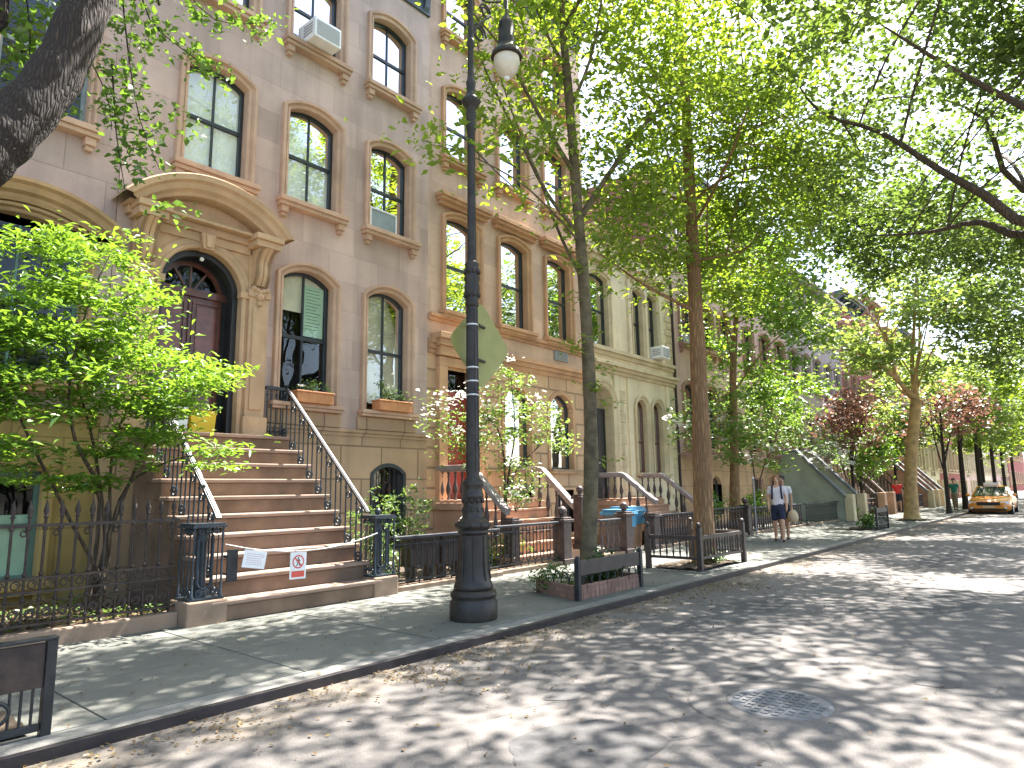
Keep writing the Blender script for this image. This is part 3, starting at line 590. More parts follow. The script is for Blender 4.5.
row = [('brownstone_house', 'grey mauve brownstone house behind the solid green stoop wall', 27.21, 33.2, 13.0, 'stone4', 'base4', 'trim4', 2),
       ('brownstone_house', 'greyish brownstone house with narrow windows, left of the red brick house', 33.21, 42.9, 12.2, 'stone5', 'base4', 'stone5', 2),
       ('brick_house', 'bright red brick house showing between the leaves beyond the brownstones', 42.91, 48.5, 13.2, 'brick', 'brick', 'trim4', 0),
       ('brick_house', 'second red brick house, with a taller cornice, further down the street', 48.51, 54.5, 14.2, 'brick', 'trim4', 'trim2', 1),
       ('brownstone_house', 'distant tan row house past the red brick pair', 54.51, 61, 13, 'stone2', 'base4', 'trim2', 0),
       ('brick_house', 'far brown brick row house with pale trim', 61.01, 67, 14, 'brick2', 'brick2', 'trim3', 2),
       ('limestone_house', 'far pale stone house low behind the dark tree trunks', 67.01, 74, 11.5, 'stone3', 'stone3', 'trim3', 1),
       ('brick_house', 'red brick corner house at the far end of the row', 74.01, 90, 14, 'brick', 'brick', 'trim3', 1)]
ROWC = []
for i, r in enumerate(row):
    h, cx = row_house(r[0], r[1], *r[2:5], r[5], r[6], r[7], r[8], nwin=(3, 5, 3, 3, 3, 3, 3, 7)[i], cm=('cornice_dark', 'stone5', 'cornice_dark', 'trim4', 'trim2', 'cornice_dark', 'trim3', 'trim3')[i]); ROWC.append((h, cx))

EB = House('brick_house', 'far red brick block closing the view at the end of the street', 148, 190, 14, 'brick', 'brick', 2.7, 'trim3')
EB.r.location.x = 169
for k in range(7): EB.window(150+k*5, 151.4+k*5, 1.5, 3.6, 0, .1, 'sash', 0, .5); EB.window(150+k*5, 151.4+k*5, 6, 8, 0, .1, 'sash', 0, .5)
EB.finish()
for x0, lb, wl in ((90.0, 'far tan row house beyond the corner', 'stone2'), (104.0, 'far pale row house beyond the corner', 'stone3'), (118.0, 'far lilac row house beyond the corner', 'stone4'), (132.0, 'far brown brick row house beyond the corner', 'brick2')):
    row_house('row_house', lb, x0+.02, x0+13.98, 13, wl, wl, 'trim3', 1, nwin=6)
# ================================================================== stoops
st = thing('stoop', 'tall brown stone stoop of ten steps with black iron handrails and caged newels', 'stoop', (5.15, -1.3, ZS))
NS, RI, TR_ = 10, .242, .262
for i in range(1, NS+1):
    zt = ZS+RI*i; yn = -.26-TR_*(NS-i); q = MB()
    q.box(3.97, 6.40, yn+.035, (yn+TR_+.035) if i < NS else .05, ZS+RI*(i-1)-.05 if i > 1 else ZS, zt-.056, 0)
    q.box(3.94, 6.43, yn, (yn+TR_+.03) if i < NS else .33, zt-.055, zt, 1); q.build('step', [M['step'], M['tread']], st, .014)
q = MB(); yz = [(-2.55, ZS)]
for i in range(1, NS+1): yn = -.26-TR_*(NS-i)+.06; yz += [(yn, ZS+RI*(i-1)-.06 if i > 1 else ZS), (yn, ZS+RI*i-.07)]
yz += [(-.002, ZS+RI*NS-.07), (-.002, ZS)]
q.prismx(yz[1:], 4.0, 6.37); q.build('side_wall', M['step'], st)
def scroll(mb, c, r, ax, turns=1.25, rad=.008, n=14, flip=1):
    """small C scroll in the vertical plane along unit direction ax"""
    pts = []
    for i in range(n+1): a = turns*2*pi*i/n; rr = r*(1-.55*i/n); pts.append(Vector(c)+Vector(ax)*(rr*cos(a)*flip)+Vector((0, 0, rr*sin(a))))
    mb.tube(pts, rad, 5)
def nose(y): return ZS+RI*NS+(y+.26)*(RI/TR_)         # height of the nosing line
for sx, X in ((0, 4.07), (1, 6.30)):
    q = MB(); top = []
    for y, z in ((-2.42, 1.33), (-2.36, 1.40), (-2.25, 1.50), (-1.2, 2.455), (-.3, 3.27), (-.18, 3.355), (-.05, 3.37), (.02, 3.37)): top.append((X, y, z))
    for a, b in zip(top, top[1:]): q.bar(a, b, .062, .035); q.bar(Vector(a)+Vector((0, 0, .026)), Vector(b)+Vector((0, 0, .026)), .034, .022)
    if sx:
        for a, b in zip(((X, -.13, 3.365), (6.1, -.125, 3.37)), ((6.1, -.125, 3.37), (5.93, -.12, 3.37))): q.bar(a, b, .062, .035); q.bar(Vector(a)+Vector((0, 0, .026)), Vector(b)+Vector((0, 0, .026)), .034, .022)
    rl = q.build('railing', M['iron_blue' if not sx else 'iron_cap'], st)
    if sx:
        for xx in (5.96, 6.04, 6.13, 6.22): MB().lathe([(.016, 0), (.016, .05), (.028, .08), (.0125, .14), (.0125, .66), (.024, .7), (.0125, .74), (.016, .79)], (xx, -.125, 2.56), 6).build('baluster', M['iron_blue'], rl)
    def rz_(y):
        for a, b in zip(top, top[1:]):
            if a[1] <= y <= b[1]: return a[2]+(b[2]-a[2])*(y-a[1])/(b[1]-a[1])
        return 3.37
    ys = []
    for i in range(1, NS): yn = -.26-TR_*(NS-i); ys += [(yn+.07, ZS+RI*i), (yn+.20, ZS+RI*i)]
    ys += [(-.18, ZS+RI*NS), (-.06, ZS+RI*NS), (.0+.0, ZS+RI*NS)]
    for k, (y, z) in enumerate(ys):
        if y < -2.3: continue
        q = MB(); zt = rz_(y)-.02; q.lathe([(.016, 0), (.016, .05), (.028, .08), (.016, .12), (.0125, .18), (.0125, zt-z-.14), (.024, zt-z-.11), (.0125, zt-z-.07), (.016, zt-z)], (X, y, z), 6)
        q.build('baluster', M['iron_blue'], rl)
        if k % 2 == 0 and k+1 < len(ys):
            y2 = ys[k+1][0]; q = MB(); ym = (y+y2)/2
            pts = [(X, ym+.055*sin(a), z+.07-.06*cos(a)) for a in np.linspace(0, 2*pi, 13)]; q.tube(pts, .014, 6, caps=False)
            pts = [(X, ym+.035*sin(a), zt-.10+.045*cos(a)) for a in np.linspace(0, 2*pi, 11)]; q.tube(pts, .011, 5, caps=False); q.ball((X, ym, z+.07), .022, 6); q.build('scroll', M['iron_blue'], rl)
    # newel: stone plinth and iron cage
    x0, x1 = (3.66, 4.14) if not sx else (6.3, 6.74); cx = (x0+x1)/2; yc = -2.385
    q = MB().box(x0, x1, -2.615, -2.16, ZS-.02, .41); q.build('plinth', M['plinth'], st, .02)
    q = MB(); hw = .17; z0, z1 = .412, 1.27
    for dx in (-1, 1):
        for dy in (-1, 1): q.lathe([(.02, 0), (.028, .04), (.014, .07), (.012, .7), (.02, .73), (.012, .76), (.016, z1-z0-.04)], (cx+dx*hw, yc+dy*hw, z0), 8)
    q.box(cx-hw-.03, cx+hw+.03, yc-hw-.03, yc+hw+.03, z0, z0+.022); q.box(cx-hw-.035, cx+hw+.035, yc-hw-.035, yc+hw+.035, z1-.04, z1-.018); q.box(cx-hw-.015, cx+hw+.015, yc-hw-.015, yc+hw+.015, z1-.0175, z1+.01)
    for s_ in (-1, 1):
        for kk in (-.09, 0, .09):
            for (c_, ax) in (((cx+kk, yc+s_*hw, z0+.075), (1, 0, 0)), ((cx+s_*hw, yc+kk, z0+.075), (0, 1, 0))): scroll(q, c_, .045, ax)
            for (c_, ax) in (((cx+kk, yc+s_*hw, z1-.085), (1, 0, 0)), ((cx+s_*hw, yc+kk, z1-.085), (0, 1, 0))): scroll(q, c_, .035, ax, flip=-1)
        for kk in (-.06, .06):
            for p_ in ((cx+kk, yc+s_*hw), (cx+s_*hw, yc+kk)): q.tube([(p_[0], p_[1], z0+.12), (p_[0], p_[1], z1-.13)], .0085, 6)
    cg = q.build('newel_cage', M['iron_blue'], st)
    q = MB(); q.lathe([(.075, 0), (.075, .05), (.055, .08), (.062, .1), (.062, .62), (.072, .66), (.05, .7), (.08, .78), (.08, .80)], (cx, yc, z0+.02), 14)
    for dx in (-1, 1):
        u = [(cx+dx*.0, yc-.115, z0+.1)]
        u = [(cx+.085*cos(a), yc-.10, z0+.2+.085*sin(a)) for a in np.linspace(pi, 2*pi, 12)]; u = [(u[0][0], u[0][1], z0+.68)]+u+[(u[-1][0], u[-1][1], z0+.68)]
    q.tube(u, .02, 7); q.ball((cx, yc, z1+.06), .05) if sx else None; q.build('newel_post', M['iron_blue'], cg)

BAL = [(.035, 0), (.035, .03), (.02, .05), (.022, .08), (.052, .17), (.056, .22), (.045, .28), (.022, .38), (.018, .46), (.03, .49), (.018, .52), (.035, .55), (.035, .58)]
def balprof(h): return [(r, z*h/.58) for r, z in BAL]
def ball_post(mb, x, y, z0, h, w=.15, ball=True, m=0):
    mb.box(x-w, x+w, y-w, y+w, z0, z0+.12*h, m); mb.box(x-w*.82, x+w*.82, y-w*.82, y+w*.82, z0+.12*h, z0+h-.1, m); mb.box(x-w*1.1, x+w*1.1, y-w*1.1, y+w*1.1, z0+h-.1, z0+h-.04, m)
    mb.box(x-w*.85, x+w*.85, y-w*.85, y+w*.85, z0+h-.04, z0+h, m)
    if ball: mb.lathe([(w*.35, 0), (w*.3, .05)], (x, y, z0+h), 10, m); mb.ball((x, y, z0+h+.03+w*.55), w*.62, 12, m)
    return mb
def masonry_stoop(label, xl, xr, zl, yl, yend, nst, yrail, zrail_b, stepm='step2', capm='rail_sunlit', group=None, door_y=0., newel_h=(1.25, 1.25), balls=(False, True), railm='baluster'):
    """stone steps with a landing, cast balusters and sloping rails on both sides"""
    t = thing('stoop', label, 'stoop', ((xl+xr)/2, yl, ZS), group); ri = (zl-ZS)/nst; tr = (yl-yend)/(nst-1)
    for i in range(1, nst+1):
        zt = ZS+ri*i; yn = yl-tr*(nst-i); q = MB(); e = .012*(nst-i)
        q.box(xl-e, xr+e, yn+.03, (yn+tr+.03) if i < nst else -.002, ZS+ri*(i-1)-.04 if i > 1 else ZS, zt-.05, 0); q.box(xl-.04-e, xr+.04+e, yn, (yn+tr+.02) if i < nst else -.002, zt-.049, zt, 1)
        q.build('step', [M[stepm], M['tread' if stepm == 'step' else stepm]], t, .012)
    q = MB(); q.box(xl-.1, xr+.1, yl+.05, -.004, ZS, zl-.2); q.box(xl-.16, xr+.16, yl+.0, -.004, zl-.199, zl-.055); q.box(xl-.2, xr+.2, yl+.02, -.004, ZS, ZS+.22); q.build('base_block', M[stepm], t, .012)
    sl = (zl-ZS)/(yl-yend)
    for k, X in enumerate((xl+.06, xr-.06)):
        zt = zl+.66; yb = yrail; q = MB(); pts = [(X, -.003, zt), (X, yl+.02, zt), (X, yl-.1, zt-.03), (X, yb+.1, zrail_b+.06), (X, yb, zrail_b)]
        for a, b in zip(pts, pts[1:]): q.bar(a, b, .19, .10); q.bar(Vector(a)-Vector((0, 0, .065)), Vector(b)-Vector((0, 0, .065)), .13, .04)
        rl = q.build('railing', M[capm], t, .012); y = -.1
        while y > yb+.12:
            zr = zt if y > yl else zt-.03+(zrail_b+.06-zt+.03)*(yl-.1-y)/(yl-.1-yb-.1) if y < yl-.1 else zt-.02
            if y > yl: zf = zl
            else: j = int(math.ceil((yl-y)/tr-1e-6)); zf = max(ZS, zl-ri*j)
            if zr-.09-zf > .15: MB().lathe(balprof(zr-.08-zf), (X, y, zf), 10).build('baluster', M[railm], rl)
            y -= .2 if y > yl else tr
        nw = ball_post(MB(), X, yb-.08, ZS+.18 if newel_h[k] > 1 else ZS, newel_h[k], .135, balls[k]); nw.build('newel_post', M[railm], t, .01)
    return t
masonry_stoop('low red brown stoop with sunlit topped balustrades, just behind the lamp post', 9.98, 12.42, 1.43, -.88, -2.05, 6, -1.92, 1.22, group='balustraded stoops', newel_h=(.95, 1.18), balls=(False, True))
masonry_stoop('low stone stoop with sloping sunlit topped rails in front of the cream house', 16.2, 18.56, 1.35, -.7, -1.95, 6, -1.75, 1.26, group='balustraded stoops', newel_h=(.8, .8), balls=(False, False))
# solid-sided green stoop
def wall_stoop(label, cx, zl, yend, wm, capm, hw=.95, solid=True, group=None):
    t = thing('stoop', label, 'stoop', (cx, -1.2, ZS), group); n = 11; ri = (zl-ZS)/n; yl = -.75; tr = (yl-yend)/(n-1)
    for i in range(1, n+1):
        zt = ZS+ri*i; yn = yl-tr*(n-i); q = MB(); q.box(cx-hw, cx+hw, yn, (yn+tr+.03) if i < n else -.004, ZS, zt); q.build('step', M['step'], t)
    for s_ in (-1, 1):
        x0, x1 = (cx+s_*hw, cx+s_*(hw+.25)); x0, x1 = min(x0, x1)+(.002), max(x0, x1)
        if solid:
            q = MB(); q.prismx([(yend-.1, ZS), (yend-.1, ZS+.95), (yl, zl+.8), (-.006, zl+.8), (-.006, ZS)], x0, x1); q.build('side_wall', M[wm], t, .01)
            q = MB(); q.bar(((x0+x1)/2, yend-.16, ZS+.97), ((x0+x1)/2, yl, zl+.86), .36, .1); q.bar(((x0+x1)/2, yl, zl+.86), ((x0+x1)/2, -.008, zl+.86), .36, .1); q.build('coping', M[capm], t, .01)
        else:
            q = MB(); X = (x0+x1)/2; pts = [(X, -.01, zl+.85), (X, yl, zl+.85), (X, yend, ZS+1.0)]
            for a, b in zip(pts, pts[1:]): q.bar(a, b, .10, .07)
            rl = q.build('railing', M[capm], t)
            for i in range(1, n+1):
                yn = yl-tr*(n-i)+.1; zb = ZS+ri*i; zt = ZS+1.0+(zl+.85-ZS-1.0)*(yn-yend)/(yl-yend) if yn < yl else zl+.85
                MB().tube([(X-s_*.2, yn, zb), (X, yn, zt)], .025, 5).build('baluster', M['iron_rust'], rl)
            ball_post(MB(), X, yend-.1, ZS, 1.1, .14, False).build('newel_post', M['baluster'], t, .01)
    q = MB(); q.box(cx-hw-.28, cx-hw+.2, yend-.42, yend-.1, ZS, ZS+1.1); q.box(cx+hw-.2, cx+hw+.28, yend-.42, yend-.1, ZS, ZS+1.1); split_build(q, 'newel_post', M['trim3' if solid else 'step2'], t, .012)
    return t
M['green_wall'] = mat('grey_green_render', (.34, .36, .285), .9, var=.16, vscale=1.2, grain=.1, bump=.2)
M['slate'] = mat('slate_coping', (.17, .185, .20), .7, var=.12, vscale=3)
wall_stoop('solid walled stoop painted grey green with a slate coping', ROWC[0][1], 2.3, -2.5, 'green_wall', 'slate')
wall_stoop('brown stoop with pale sloping rails beyond the grey green stoop', ROWC[1][1], 2.3, -2.5, 'step2', 'rail_sunlit', solid=False)
wall_stoop('stoop with dark rails in front of the red brick house', ROWC[2][1], 2.3, -2.5, 'step2', 'iron_rust', solid=False)
for k, lb in ((3, 'stoop of the second red brick house, far down the row'), (4, 'small far stoop of the distant tan row house')): wall_stoop(lb, ROWC[k][1], 2.3, -2.5, 'step2', 'slate')

# ================================================================== fences
def picket_fence(label, xa, xb, y):
    t = thing('iron_fence', label, 'fence', ((xa+xb)/2, y, ZS)); q = MB()
    MB().box(xa, xb, y-.12, y+.1, ZS-.02, .30).build('base_wall', M['plinth'], t, .015)
    for z, h in ((1.33, .016), (.81, .012), (.675, .012), (.36, .012)): q.box(xa, xb, y-.02, y+.02, z-h, z+h)
    q.build('rail', M['iron_rust'], t)
    pk = None; x = xb-.07; k = 0; sc = MB()
    while x > xa:
        if pk is None:
            p = MB(); p.tube([(x, y, .3), (x, y, 1.42)], .0135, 6); p.lathe([(.014, 0), (.026, .015), (.014, .03), (.030, .07), (.022, .11), (.001, .19)], (x, y, 1.40), 6)
            for z in (1.30, .85, .40, .60): p.ball((x, y, z), .026, 6)
            pk = p.build('picket', M['iron_rust'], t); pk0 = x
        else: inst(pk, t, (x-pk0, 0, 0))
        for z, f in ((.745, 1), (.47, 1), (.46, -1)): scroll(sc, (x-.07, y, z), .05, (1, 0, 0), flip=f, rad=.0085, n=10)
        if k % 2 == 0: scroll(sc, (x-.035, y, 1.25), .04, (1, 0, 0), rad=.0085, n=9)
        x -= .142; k += 1
    sc.tube([(xa, y, .58), (xb, y, .58)], .008, 5); sc.build('scroll_lattice', M['iron_rust'], t); return t
picket_fence('rusty brown iron spear fence on a low stone kerb left of the stoop', -1.2, 3.66, -2.3)
def low_fence(label, xa, xb, y, ztop=.95, style='loop', group=None, step=.115, capm='iron_cap'):
    t = thing('iron_fence', label, 'fence', ((xa+xb)/2, y, ZS), group); n = max(2, int((xb-xa)/step)); st_ = (xb-xa)/n
    MB().box(xa, xb, y-.11, y+.11, ZS-.02, .215).build('base_wall', M['plinth'], t, .012)
    q = MB(); q.box(xa, xb, y-.055, y+.055, ztop-.03, ztop+.015); q.box(xa, xb, y-.02, y+.02, ztop-.12, ztop-.1); q.build('rail', M[capm], t, .008)
    q = MB(); q.box(xa, xb, y-.02, y+.02, .27, .295); q.build('rail', M['iron'], t)
    if style == 'loop':
        a = None
        for k in range(n//2):
            x = xa+st_*(2*k+.5)
            if a is None:
                p = MB(); u = [(x+st_/2-st_/2*cos(b), y, .36-st_/2*sin(b)) for b in np.linspace(0, pi, 9)]
                p.tube([(x, y, ztop-.04)]+u+[(x+st_, y, ztop-.04)], .0105, 6); p.tube([(x+st_/2, y, .215), (x+st_/2, y, .3)], .012, 6)
                u = [(x+st_/2-.03*cos(b), y, .5+.03*sin(b)) for b in np.linspace(0, 2*pi, 9)]; scroll(p, (x+st_/2, y, ztop-.16), .03, (1, 0, 0), rad=.006, n=9)
                for s_ in (-1, 1): scroll(p, (x+st_/2+s_*.028, y, .44), .028, (1, 0, 0), rad=.007, n=9, flip=s_)
                a = p.build('picket', M['iron'], t); ax = x
            else: inst(a, t, (x-ax, 0, 0))
    else:
        a = None
        for k in range(n):
            x = xa+st_*(k+.5)
            if a is None: a = MB().lathe([(r*.8, z) for r, z in balprof(ztop-.03-.21)], (x, y, .21), 8).build('baluster', M['baluster'], t); ax = x
            else: inst(a, t, (x-ax, 0, 0))
    return t
low_fence('low black iron railing of looped bars between the tall stoop and the lamp post', 6.76, 9.2, -2.4, .93)
low_fence('low dark railing with turned balusters right of the lamp post base', 9.22, 11.12, -2.3, .97, 'loop', step=.1)
def gate_post(label, x, y, h, w=.16, ball=True):
    t = thing('gate_post', label, 'gate post', (x, y, ZS), 'iron gate posts along the fences'); ball_post(MB(), x, y, ZS, h, w, False).build('post', M['baluster'], t, .012)
    if ball: b = MB(); b.lathe([(w*.35, 0), (w*.3, .05)], (x, y, ZS+h), 10); b.ball((x, y, ZS+h+.03+w*.55), w*.62, 12); b.build('ball_finial', M['baluster'], t)
gate_post('brown iron gate post with a ball, right end of the railing by the lamp post', 11.28, -2.3, .92)
gate_post('brown iron gate post with a ball left of the blue topped bins', 13.85, -2.2, .95)
gate_post('plain brown iron gate post right of the blue topped bins', 15.25, -2.15, .86, .17, False)
low_fence('short balustered railing left of the blue topped bins', 12.75, 13.66, -2.2, .93, 'bal', step=.2, group='balustered garden railings')
low_fence('low balustered railing in front of the cream house, partly behind the guarded brown trunk', 15.45, 18.3, -2.2, .95, 'bal', step=.14)
low_fence('dark railing with large openings and white flowers behind it, right of the brown trunk', 18.5, 20.95, -2.2, 1.0, 'bal', step=.21, capm='iron_cap')
gate_post('brown iron gate post with a ball beside the slim tree behind the railing', 21.15, -2.2, .92)
low_fence('low railing behind the walking man', 21.35, 26.6, -2.2, .95, 'bal', step=.2)
low_fence('railing of thin close bars left of the grey green stoop', 26.7, 31.0, -2.3, .95, 'loop', step=.13)
low_fence('railing beyond the grey green stoop', 33.3, 38.6, -2.3, .95, 'bal', step=.25)
low_fence('far railing in front of the red brick houses', 45.5, 53, -2.3, .95, 'bal', step=.3)

# ================================================================== lamp post
LX, LY = 5.97, -4.85
lp = thing('street_lamp', 'tall black cast iron street lamp with a crook arm and hanging lantern', 'street lamp', (LX, LY, ZS))
q = MB(); q.lathe([(.275, 0), (.28, .02), (.28, .2), (.262, .225), (.255, .24), (.27, .26), (.272, .30), (.25, .325), (.225, .34)], (LX, LY, ZS), 24)
q.lathe([(.225, .0), (.235, .02), (.225, .05), (.205, .10), (.185, .18), (.175, .3), (.17, .62)], (LX, LY, ZS+.342), 24)
for k in range(8):
    a = 2*pi*k/8; q.tube([(LX+cos(a)*r_, LY+sin(a)*r_, ZS+z) for r_, z in ((.203, .45), (.185, .56), (.176, .7), (.172, .95))], .013, 5)
q.build('base', M['lamp'], lp)
q = MB(); q.lathe([(.17, .965), (.185, .98), (.185, 1.0), (.175, 1.01), (.195, 1.03), (.215, 1.055), (.21, 1.09), (.175, 1.12), (.14, 1.15), (.125, 1.18), (.13, 1.22), (.118, 1.28), (.112, 1.34), (.118, 1.38), (.13, 1.40), (.13, 1.43), (.12, 1.45), (.112, 1.5), (.125, 1.54), (.128, 1.57), (.11, 1.6), (.085, 1.63), (.08, 1.66)], (LX, LY, ZS), 24)
for k in range(10):
    a = 2*pi*k/10; q.ball((LX+.195*cos(a), LY+.195*sin(a), ZS+1.075), .03, 6)
    for z in (1.25, 1.36): q.ball((LX+.118*cos(a), LY+.118*sin(a), ZS+z), .022, 6, sz=1.5)
q.build('collar', M['lamp'], lp)
q = MB(); q.lathe([(.08, 1.66), (.074, 2.4), (.068, 3.74)], (LX, LY, ZS), 20)
for k in range(10): a = 2*pi*k/10; q.tube([(LX+.079*cos(a), LY+.079*sin(a), ZS+1.7), (LX+.067*cos(a), LY+.067*sin(a), ZS+3.72)], .009, 4)
q.build('shaft', M['lamp'], lp)
q = MB(); q.lathe([(.07, 3.74), (.085, 3.76), (.085, 3.79), (.075, 3.81), (.085, 3.86), (.098, 3.95), (.095, 4.02), (.085, 4.06), (.098, 4.09), (.1, 4.12), (.085, 4.16), (.09, 4.22), (.085, 4.27), (.094, 4.30), (.06, 4.34)], (LX, LY, ZS), 20)
for k in range(9):
    a = 2*pi*k/9
    for z in (3.9, 4.2): q.ball((LX+.088*cos(a), LY+.088*sin(a), ZS+z), .024, 6, sz=1.7)
q.build('garland', M['lamp'], lp)
q = MB(); q.lathe([(.058, 4.34), (.052, 5.5), (.050, 6.1), (.06, 6.12), (.068, 6.17), (.058, 6.24), (.066, 6.3), (.07, 6.36), (.06, 6.40), (.075, 6.44), (.12, 6.50), (.125, 6.54), (.075, 6.60), (.055, 6.66), (.06, 6.74), (.066, 6.8), (.05, 6.84), (.043, 6.9), (.04, 7.3), (.052, 7.33), (.052, 7.4), (.04, 7.43)], (LX, LY, ZS), 18)
q.build('shaft', M['lamp'], lp)
q = MB(); ax = Vector((1, -.04, 0)).normalized()
pts = [Vector((LX, LY, 7.55)), Vector((LX, LY, 8.3)), Vector((LX-.05, LY, 8.9))]+[Vector((LX+.36, LY, 9.3))+ax*(-.40*cos(a))+Vector((0, 0, .42*sin(a))) for a in np.linspace(.1, pi, 14)]+[Vector((LX+.75, LY, 9.1)), Vector((LX+.74, LY, 8.6))]
q.tube(pts, [.04]*3+[.034]*14+[.03, .03], 10)
q.tube([Vector((LX+.03, LY, 7.55))+ax*(.34*(1-cos(a)))+Vector((0, 0, .36*a)) for a in np.linspace(0, 1.6, 10)], .02, 7); scroll(q, (LX+.16, LY, 7.75), .14, ax, 1.5, .018, 18); scroll(q, (LX+.3, LY, 8.15), .11, ax, 1.5, .016, 18, -1)
q.tube([(LX+.62, LY, 8.5), (LX+.5, LY, 8.42), (LX+.3, LY, 8.30), (LX+.08, LY, 8.32)], .016, 6)
q.build('crook_arm', M['lamp'], lp)
q = MB(); LC = (LX+.74, LY, 0); q.lathe([(.03, 8.72), (.03, 8.40), (.045, 8.38), (.06, 8.3), (.1, 8.24), (.115, 8.18), (.115, 7.98), (.125, 7.95), (.12, 7.9), (.13, 7.84), (.19, 7.78), (.22, 7.72), (.225, 7.69), (.215, 7.67), (.18, 7.67)], LC, 22)
for k in range(2): q.tube([(LC[0]+.135*cos(a), LY+.02*k, 8.12+.16*sin(a)) for a in np.linspace(0, pi, 12)], .008, 5)
ln = q.build('lantern', M['lamp'], lp)
M['globe'] = mat('frosted_globe', (.62, .56, .46), .12, var=.05, vscale=8, spec=.8)
q = MB(); q.lathe([(.185, 0), (.186, -.06), (.17, -.14), (.13, -.22), (.07, -.28), (.045, -.29)], (LC[0], LY, 7.668), 22); q.build('globe', M['globe'], ln)
q = MB(); q.ball((LC[0], LY, 7.375), .045, 10); q.build('finial', M['white_plastic'], ln)
q = MB()
for z, r_ in ((3.64, .0745), (3.10, .0755), (2.93, .076), (2.76, .076), (4.34, .068)): q.lathe([(r_, 0), (r_+.006, .002), (r_+.006, .022), (r_, .024)], (LX, LY, z), 18)
split_build(q, 'clamp_band', M['band'], lp)
M['sign'] = mat('yellow_green_sign', (.27, .265, .075), .5, var=.06, vscale=6)
t = thing('diamond_sign', 'yellow green diamond road sign clamped to the lamp post', 'road sign', (LX+.30, LY+.12, 3.48))
rot = Matrix.Rotation(R(1), 4, 'Z'); c = Vector((LX+.34, LY+.17, 3.475)); a = .575; pts = []
for k in range(4):
    for da in (-.16, -.05, .05, .16):
        b = pi/2*k+da; rr = a*(1-.55*abs(da)) if abs(da) > .1 else a*.955; pts.append((rr*cos(b), rr*sin(b)))
q = MB(); n = len(pts); fr = [c+rot@Vector((x, 0, z)) for x, z in pts]; bk = [p+rot@Vector((0, .004, 0)) for p in fr]
q.add(fr+bk, [tuple(range(n)), tuple(reversed(range(n, 2*n)))]+[(i, n+i, n+(i+1) % n, (i+1) % n) for i in range(n)]); q.build('sign_plate', M['sign'], t)
q = MB(); q.bar((LX+.03, LY+.02, 3.7), (LX+.37, LY+.13, 3.7), .03, .03); q.bar((LX+.03, LY+.02, 3.25), (LX+.37, LY+.13, 3.25), .03, .03); split_build(q, 'bracket', M['lamp'], t)

# ================================================================== tree guards and pits
def soil_pit(x0, x1, y0, y1):
    return sheet(x0, x1, y0, y1, 14, 14, lambda x, y: ZS+.012+.035*random.random()+.03*math.exp(-((x-(x0+x1)/2)**2+(y-(y0+y1)/2)**2)*3))
gs = soil_pit(7.95, 9.4, -5.1, -4.14); q2 = soil_pit(11.62, 13.5, -5.1, -4.1); gs.add(q2.v, q2.f, 0, True); q2 = soil_pit(-.4, 1.5, -5.25, -3.9); gs.add(q2.v, q2.f, 0, True); q2 = soil_pit(24.9, 26.5, -5.0, -4.1); gs.add(q2.v, q2.f, 0, True); q2 = soil_pit(31.9, 33.6, -5.2, -4.2); gs.add(q2.v, q2.f, 0, True)
struct(gs, 'tree_pit_soil', M['soil'])
def board_guard(label, xa, xb, y, zt, zb, ya=None, wood='guard_wood', bars=False):
    t = thing('tree_guard', label, 'tree guard', ((xa+xb)/2, y, ZS))
    for x in (xa, xb): q = MB().box(x-.035, x+.035, y-.035, y+.035, ZS-.03, zt+.02); q.ball((x, y, zt+.03), .035, 8); q.build('post', M['iron'], t, .005)
    MB().box(xa+.036, xb-.036, y-.02, y+.02, zb, zt).build('board', M[wood], t, .006); return t
t = board_guard('low tree guard with a wide brown board beside the plants and dark trunk', 7.72, 9.38, -5.12, .66, .46)
t = thing('brick_edging', 'low brick edging with iron hoops around the dark trunk', 'edging', (8.5, -4.4, ZS)); q = MB(); hp = MB()
def edge(x0, y0, x1, y1, n):
    for k in range(n):
        x = x0+(x1-x0)*(k+.5)/n; y = y0+(y1-y0)*(k+.5)/n; a = math.atan2(y1-y0, x1-x0)+random.uniform(-.05, .05)
        q.obox((x, y, ZS+.09), (.095, .055, .20), Matrix.Rotation(a, 3, 'Z')@Matrix.Rotation(random.uniform(-.12, .12), 3, 'X'))
        if k % 2 == 0: dx, dy = (x1-x0)/n, (y1-y0)/n; hp.tube([(x+dx*(-cos(b)), y+dy*(-cos(b)), ZS+.18+.16*sin(b)) for b in np.linspace(0, pi, 8)], .008, 5)
edge(7.74, -5.06, 8.06, -4.16, 10); edge(7.74, -5.09, 9.36, -5.09, 16); edge(9.38, -5.06, 9.42, -4.16, 10)
q.build('brick_border', M['brick2'], t, .006); split_build(hp, 'hoop', M['iron'], t)
